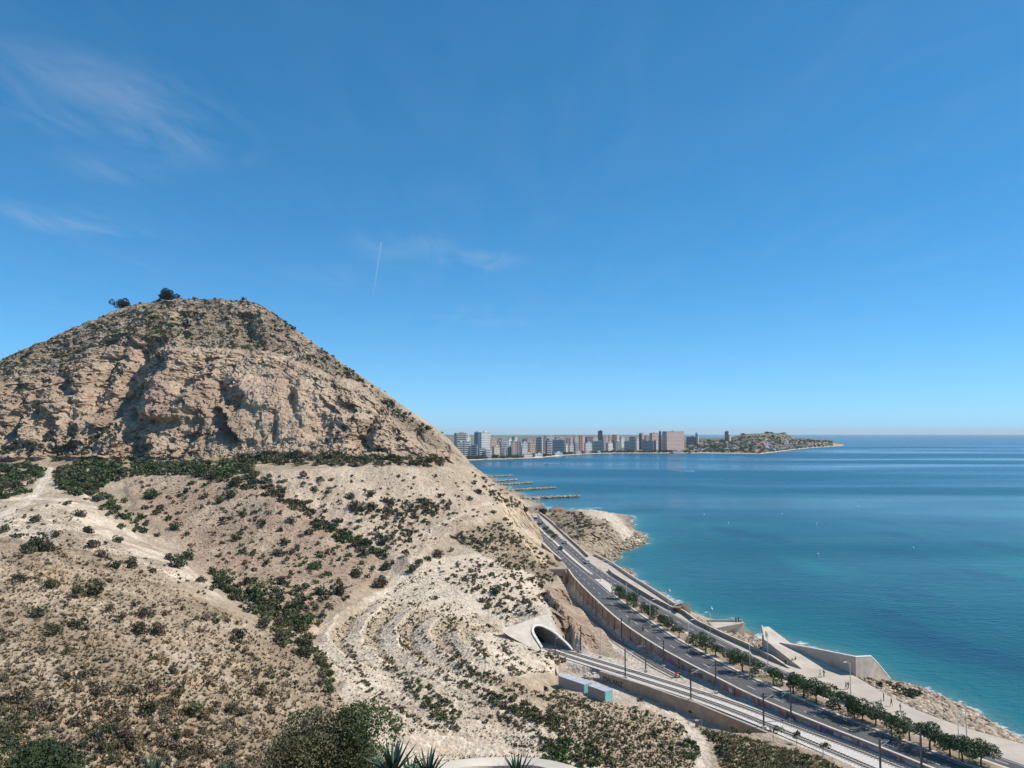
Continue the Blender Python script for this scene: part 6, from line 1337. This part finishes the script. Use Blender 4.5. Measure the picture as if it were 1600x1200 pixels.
def bus(p, dirv, label):
    e = empty('bus', p, math.atan2(dirv[1], dirv[0])); m = mat('bus_white', (.74, .73, .71), .4, .05, 1); L, W, Hh = 10.5, 2.5, 3.0
    MB().box((0, 0, Hh / 2 + .15), (L, W, Hh - .3)).build('body', m, e)
    for s_ in (-1, 1): 
        for k in range(6): MB().box((-L/2 + 1.1 + k * 1.65, s_ * W / 2, 1.95), (1.4, .04, .9)).build('window', glassm, e)
    MB().box((L/2, 0, 1.9), (.04, W * .86, 1.2)).build('windscreen', glassm, e); MB().box((-L/2, 0, 2.1), (.04, W * .7, .8)).build('rear_window', glassm, e); MB().box((-1.5, 0, Hh + .15), (3, 1.6, .3)).build('roof_unit', galv, e)
    for x in (L*.32, -L*.28):
        for y in (-W/2 + .1, W/2 - .1): wheel(e, x, y, .48, .28)
    for y in (-.9, .9): MB().box((L/2 + .02, y, .7), (.06, .4, .2)).build('headlight', hlm, e); MB().box((-L/2 - .02, y, .9), (.06, .25, .4)).build('tail_light', tlm, e)
    tag(e, label, 'bus')
p = Pz(836, 813, RZ + .01); bus(p, road_dir(p[1], True), 'white bus where the road comes round the cliff')

# ================================================================== people
def body_mesh(kind):
    P = {'pelvis': (0, 0, .93), 'waist': (0, 0, 1.10), 'chest': (0, 0, 1.32), 'neck': (0, .01, 1.49), 'head': (0, .03, 1.60), 'top': (0, .03, 1.72)}
    rad = {'pelvis': .155, 'waist': .135, 'chest': .165, 'neck': .058, 'head': .098, 'top': .07}
    E = [('pelvis', 'waist'), ('waist', 'chest'), ('chest', 'neck'), ('neck', 'head'), ('head', 'top')]
    st = {'walk': .26, 'walk2': -.24, 'stand': .03, 'sit': 0}[kind]
    for s, sg in (('l', -1), ('r', 1)):
        f = st * sg
        if kind == 'sit': pts = [('hip', (.09*sg, .02, .90), .095), ('knee', (.12*sg, .40, .72 if sg > 0 else .82), .07), ('ank', (.12*sg, .20, .32 if sg > 0 else .45), .045), ('toe', (.12*sg, .38, .28 if sg > 0 else .41), .04)]
        else: pts = [('hip', (.09*sg, 0, .88), .10), ('knee', (.10*sg, f * .55 + .05, .49), .066), ('ank', (.10*sg, f * .95 - .02, .09 + max(0, -f) * .15), .044), ('toe', (.11*sg, f * .95 + .16, .05), .04)]
        prev = 'pelvis'
        for nme, pos, r in pts: P[s + nme] = pos; rad[s + nme] = r; E.append((prev, s + nme)); prev = s + nme
        if kind == 'sit': apts = [('sho', (.19*sg, .02, 1.40), .06), ('elb', (.25*sg, .24, 1.20), .045), ('wri', (.24*sg, .48, 1.10), .034), ('hand', (.23*sg, .56, 1.10), .036)]
        else: apts = [('sho', (.19*sg, 0, 1.41), .06), ('elb', (.24*sg, -f * .45, 1.14), .045), ('wri', (.25*sg, -f * .75 + .08, .90), .033), ('hand', (.25*sg, -f * .85 + .10, .80), .036)]
        prev = 'chest'
        for nme, pos, r in apts: P[s + nme] = pos; rad[s + nme] = r; E.append((prev, s + nme)); prev = s + nme
    if kind == 'sit':
        for k_ in ('chest', 'neck', 'head', 'top'): x, y, z = P[k_]; P[k_] = (x, y + (z - .93) * .45, z - .06)
        for s in 'lr':
            for k_ in ('sho', 'elb', 'wri', 'hand'): x, y, z = P[s + k_]; P[s + k_] = (x, y + .18, z - .05)
    names = list(P); me = bpy.data.meshes.new('t'); me.from_pydata([P[n] for n in names], [(names.index(a), names.index(b)) for a, b in E], []); o = bpy.data.objects.new('t', me); col.objects.link(o)
    o.modifiers.new('s', 'SKIN'); sv = me.skin_vertices[0].data
    for i, n in enumerate(names): sv[i].radius = (rad[n], rad[n] * (.78 if n in ('chest', 'waist', 'pelvis') else 1)); sv[i].use_root = (n == 'pelvis')
    sb = o.modifiers.new('u', 'SUBSURF'); sb.levels = 1; sb.render_levels = 1
    bpy.context.view_layer.update(); r = bpy.data.meshes.new_from_object(o.evaluated_get(bpy.context.evaluated_depsgraph_get())); bpy.data.objects.remove(o)
    r.polygons.foreach_set('use_smooth', [True] * len(r.polygons)); return r
BODY = {k: body_mesh(k) for k in ('walk', 'walk2', 'stand', 'sit')}
skinm = mat('skin', (.42, .27, .20), .6, .05); shoem = mat('shoe', (.05, .045, .04), .7)
cloth = {k: mat('cloth_' + k, c, .9, .12, 6) for k, c in dict(black=(.02, .02, .022), navy=(.03, .04, .08), white=(.68, .67, .65), grey=(.22, .22, .23), red=(.38, .05, .05), beige=(.42, .35, .26), green=(.06, .10, .06), blue=(.10, .17, .32), brown=(.13, .08, .06)).items()}
hairs = [mat('hair_dark', (.025, .018, .014), .7), mat('hair_brown', (.08, .05, .03), .7), mat('hair_grey', (.3, .29, .28), .7)]
def person(p, rz, kind, shirt, pants, hair, label, s=1.0, hat=None):
    me = BODY[kind].copy()
    for m in (skinm, cloth[shirt], cloth[pants], shoem): me.materials.append(m)
    mi = []
    sit = kind == 'sit'
    for f in me.polygons:
        c = f.center; ax = abs(c.x)
        if sit: mi.append(1 if c.z > .98 and c.z < 1.38 and not (c.y > .52) else (0 if c.z >= 1.0 else (3 if c.z < .4 and c.y > .28 else 2)))
        else: mi.append(0 if c.z > 1.475 or (ax > .19 and c.z < .98) else 1 if c.z > .93 or ax > .19 else 2 if c.z > .11 else 3)
    me.polygons.foreach_set('material_index', mi); me.name = 'person'
    o = link(bpy.data.objects.new('person', me)); o.location = p; o.rotation_euler = (0, 0, rz); o.scale = (s, s, s)
    hy, hz = (.03, 1.63) if not sit else (.31, 1.57)
    mb = MB(); n = 10; V = [(0, hy - .015, hz + .125)]
    for i, (rr0, z0) in enumerate(((.07, .10), (.103, .04), (.10, -.03))):
        for k in range(n): a = 2 * PI * k / n; back_ = .0 if math.sin(a) < .3 else .045 * i; V.append((math.cos(a) * rr0, hy - .02 + math.sin(a) * rr0 * 1.05 - back_ * .2, hz + z0 + back_))
    f = [(0, 1 + k, 1 + (k + 1) % n) for k in range(n)]
    for i in range(2): f += [(1 + i*n + k, 1 + (i+1)*n + k, 1 + (i+1)*n + (k+1) % n, 1 + i*n + (k+1) % n) for k in range(n)]
    mb.add(V, f).build('hair', cloth[hat] if hat else hair, o, True)
    tag(o, label, 'person'); return o
zp = RZ + .135
ppl = [(1281.5,1058,zp,'walk','white','beige',0,'person in white top, left of the pair at the foot of the ramp',1.7,1.0),(1287.5,1058,zp,'walk2','black','black',0,'person in dark clothes, right of the pair at the foot of the ramp',1.7,1.04),(1322,1077,zp,'walk','brown','navy',1,'person in brown walking beside a companion left of the street lamp',4.9,.98),(1325.5,1077,zp,'walk2','black','navy',0,'person in black walking just left of the street lamp',4.9,1.02),
 (1377,1105.5,zp,'walk','white','grey',2,'person in a white top, nearest the road of the walking group',1.9,1.03),(1381,1095,zp,'stand','black','black',0,'person in black standing at the edge of the boulders',1.2,1.0),(1393,1103.5,zp,'walk','brown','brown',1,'person in brown striding by the boulders',1.9,1.0),(1407,1112,zp,'walk2','beige','beige',1,'person in beige, rightmost of the walkers by the boulders',5.0,1.0),
 (1243,1036.5,zp,'stand','black','navy',0,'person in dark clothes at the upper end of the side wall of the ramp',.5,1.0),(1238,1039,zp,'walk','brown','black',0,'person in brown beside the foot of the ramp side wall',3.4,1.0),(1227.5,1041,zp,'walk2','black','black',0,'person in black at the end of the parapet left of the ramp',3.2,1.04),
 (1047,950,zp,'walk','black','black',0,'person in black, left of the pair by the wedge lookout',1.5,1.0),(1052,950,zp,'walk2','navy','black',1,'person in navy, right of the pair by the wedge lookout',1.5,1.0),(1102,984,zp,'walk','red','navy',0,'person in a red top behind the parapet left of the triangular lookout',1.6,1.0),(983,973.5,RZ + .01,'walk','black','navy',0,'person in black crossing the near lanes beyond the graffiti wall',1.8,1.04)]
for u, v, z, kd, sh, pa, hr, lab, rz, s_ in ppl: person(Pz(u, v, z), rz, kd, sh, pa, hairs[hr], lab, s_)
for u, v, z, kd, sh, pa, lab in ((1197,996,10.55,'stand','beige','navy','person in beige leaning at the seaward end of the ramp'),(1199,1000,10.3,'walk','blue','grey','person in blue walking up the end of the ramp'),(1150,973,7.55,'stand','black','black','person in black at the tip of the triangular lookout'),(1154,972.5,7.6,'stand','navy','brown','person in navy at the tip of the triangular lookout')): person(Pz(u, v, z), .4, kd, sh, pa, hairs[0], lab)
# a cyclist on the near lanes
bp0 = Vector(Pz(1004.5, 987, RZ + .01)); dv = road_dir(bp0.y, True); e = empty('bicycle', bp0, math.atan2(dv.y, dv.x)); bm_ = mat('bicycle_frame', (.03, .03, .035), .4)
for x in (-.5, .5):
    ring = [(x + math.cos(a) * .33, 0, .34 + math.sin(a) * .33) for a in np.linspace(0, 2 * PI, 19)]; w_ = MB().tube(ring, .022, 5).build('wheel', tyrem, e)
    sp_ = MB()
    for k in range(6): a = k * PI / 6; sp_.tube([(x - math.cos(a) * .32, 0, .34 - math.sin(a) * .32), (x + math.cos(a) * .32, 0, .34 + math.sin(a) * .32)], .004, 3)
    tag(sp_.build('spokes', galv, w_), kind='stuff')
fr = MB()
for a, b in (((-.5, 0, .34), (-.15, 0, .8)), ((-.15, 0, .8), (.35, 0, .82)), ((.35, 0, .82), (-.05, 0, .3)), ((-.05, 0, .3), (-.5, 0, .34)), ((-.05, 0, .3), (-.15, 0, .8)), ((.38, 0, .9), (.5, 0, .34))): fr.tube([a, b], .02, 5)
fr.build('frame', bm_, e); MB().tube([(.36, -.25, .98), (.36, .25, .98)], .016, 5).build('handlebar', bm_, e); MB().box((-.18, 0, .86), (.24, .13, .05)).build('saddle', bm_, e); tag(e, 'black bicycle ridden on the near lanes by the graffiti wall', 'bicycle')
person(bp0 + Vector((-dv.x * .18, -dv.y * .18, .0)), math.atan2(dv.y, dv.x) - PI / 2, 'sit', 'navy', 'black', hairs[0], 'cyclist in dark kit riding on the near lanes', 1.0)

# ================================================================== boats and buoys
hullm = mat('boat_white', (.78, .78, .77), .35, .04); foamm = mat('foam', (.80, .83, .84), .8, .1, .5)
def boat(u, v, L, rz, label, wake=0):
    p = Pz(u, v, 0); e = empty('motor_boat', p, rz); W = L * .32
    out = [(-L/2, -W/2), (L*.15, -W/2), (L*.38, -W*.3), (L/2, 0), (L*.38, W*.3), (L*.15, W/2), (-L/2, W/2)]
    MB().prism([(x * .9, y * .7, -.3) for x, y in out], [(x, y, .9 + .25 * max(0, x / L)) for x, y in out]).build('hull', hullm, e)
    MB().prism([(-L*.15, -W*.32, .95), (L*.18, -W*.28, .95), (L*.18, W*.28, .95), (-L*.15, W*.32, .95)], [(-L*.12, -W*.28, 2.0), (L*.06, -W*.22, 2.0), (L*.06, W*.22, 2.0), (-L*.12, W*.28, 2.0)]).build('cabin', hullm, e)
    MB().box((L*.10, 0, 1.6), (.1, W*.4, .5)).build('windscreen', glassm, e); MB().box((-L/2 - .1, 0, .8), (.4, .5, .9)).build('outboard_motor', dsteel, e)
    tag(e, label, 'boat', 'small boats in the bay')
    if wake:
        n = 20; V = []
        for i in range(n + 1): t = i / n; w = (.8 + 3.2 * t) * (1 + .3 * math.sin(i * 2.1)); V += [(-L * .3 - wake * t, -w, .03), (-L * .3 - wake * t, w, .03)]
        o = MB().add(V, [(2*i, 2*i+1, 2*i+3, 2*i+2) for i in range(n)]).build('wake', foamm); o.location = p; o.rotation_euler = (0, 0, rz); tag(o, 'white foam wake behind the ' + ('left' if u < 900 else 'middle' if u < 1100 else 'far') + ' boat', 'wake', kind='stuff')
boat(1051, 736, 7, PI, 'white motor boat trailing a wake in the middle of the bay', 36); boat(879, 723.5, 7, .1, 'motor boat with a wake near the left of the bay', 40); boat(1113, 711, 8, .3, 'white moored boat close to the far beach'); boat(1112, 715.5, 8, .9, 'white boat just off the far beach'); boat(1128, 714, 9, PI, 'speeding boat with a wake off the far beach', 60); boat(1530, 714, 8, 0, 'tiny white boat far out at right'); boat(1560, 703.5, 9, 2, 'tiny boat near the horizon at right')
buoym = mat('buoy_white', (.8, .8, .78), .4)
for k, (u, v) in enumerate(((1138,818),(1100,804),(1222,803.5),(1276,819),(1278,866),(1046,924),(1427,856),(1112,952),(1340,792))):
    e = empty('buoy', Pz(u, v, 0)); V = []; mb = MB(); pr_ = [(.0, -.35), (.42, -.2), (.5, .1), (.36, .4), (.12, .55), (.1, 1.0), (0, 1.05)]
    n = 10; Vv = [(math.cos(2*PI*j/n) * r, math.sin(2*PI*j/n) * r, z) for r, z in pr_ for j in range(n)]; mb.add(Vv, [(i*n + j, i*n + (j+1) % n, (i+1)*n + (j+1) % n, (i+1)*n + j) for i in range(len(pr_) - 1) for j in range(n)]); mb.build('float', buoym, e, True); MB().tube([(0, 0, 1.0), (0, 0, 1.5)], .03, 5).build('mast', buoym, e)
    tag(e, ['white buoy nearest the middle of the bay', 'white buoy left of the middle of the bay', 'white buoy farthest out in the middle row', 'white buoy right of the middle of the bay', 'white buoy closest in on the right', 'white buoy off the shore beside the far promenade', 'white buoy on the far right of the bay', 'white buoy off the triangular lookout', 'white buoy between the middle and right edge'][k], 'buoy', 'buoys in the bay')
# houses on the headland neck
p = Pz(872, 800, 9.2); e = empty('small_house', (p[0], p[1], 8.2)); MB().box((0, 0, 1.4), (9, 5, 3)).build('wall', wallms['cream'], e); MB().add([(-5, -3, 2.9), (5, -3, 2.9), (5, 3, 2.9), (-5, 3, 2.9), (-3, 0, 4.4), (3, 0, 4.4)], [(0,1,5,4),(1,2,5),(2,3,4,5),(3,0,4),(3,2,1,0)]).build('roof', roofred, e); MB().box((1.5, -2.52, 1.1), (1.1, .1, 2.1)).build('door', mat('door_brown', (.12, .07, .05)), e)
for x in (-2.5, 3.4): MB().box((x, -2.52, 1.6), (1.2, .1, 1.1)).build('window', winm, e)
tag(e, 'small red roofed house on the neck of the headland', 'house')
for u, v, w in ((852,792,15),(846,797,12)):
    p = Pz(u, v, 9.5); e = empty('headland_tree', (p[0], p[1], (drop(p[0], p[1]) or 7))); MB().tube([(0, 0, -.3), (0, 0, 3)], [.3, .2], 6).build('trunk', barkm, e); me = mesh_np('crown', *crown_arr(rt, 1100, .4, w / 2 * p[1] / F, 2.6, 9)); me.materials.append(leafmats['deep']); c = link(bpy.data.objects.new('crown', me), e); c.location = (0, 0, 3.6); tag(e, 'broad dark tree where the headland meets the road' if u == 852 else 'smaller dark tree beside the far end of the parapet', 'tree')

# ================================================================== haze over the bay
hz = MB().box((0, 15400, 92), (62500, 31400, 196)).build('haze', []); hz.location = (0, 0, 0)
hm = bpy.data.materials.new('haze_air'); hm.use_nodes = True; hn = hm.node_tree.nodes; hn.clear(); ho = hn.new('ShaderNodeOutputMaterial'); pv = hn.new('ShaderNodeVolumePrincipled')
pv.inputs['Color'].default_value = (.93, .97, 1.0, 1); pv.inputs['Density'].default_value = 3.0e-5; pv.inputs['Anisotropy'].default_value = 0.0; hm.node_tree.links.new(pv.outputs[0], ho.inputs['Volume']); hz.data.materials.append(hm); tag(hz, 'thin blue air haze over the bay', 'haze', kind='stuff')
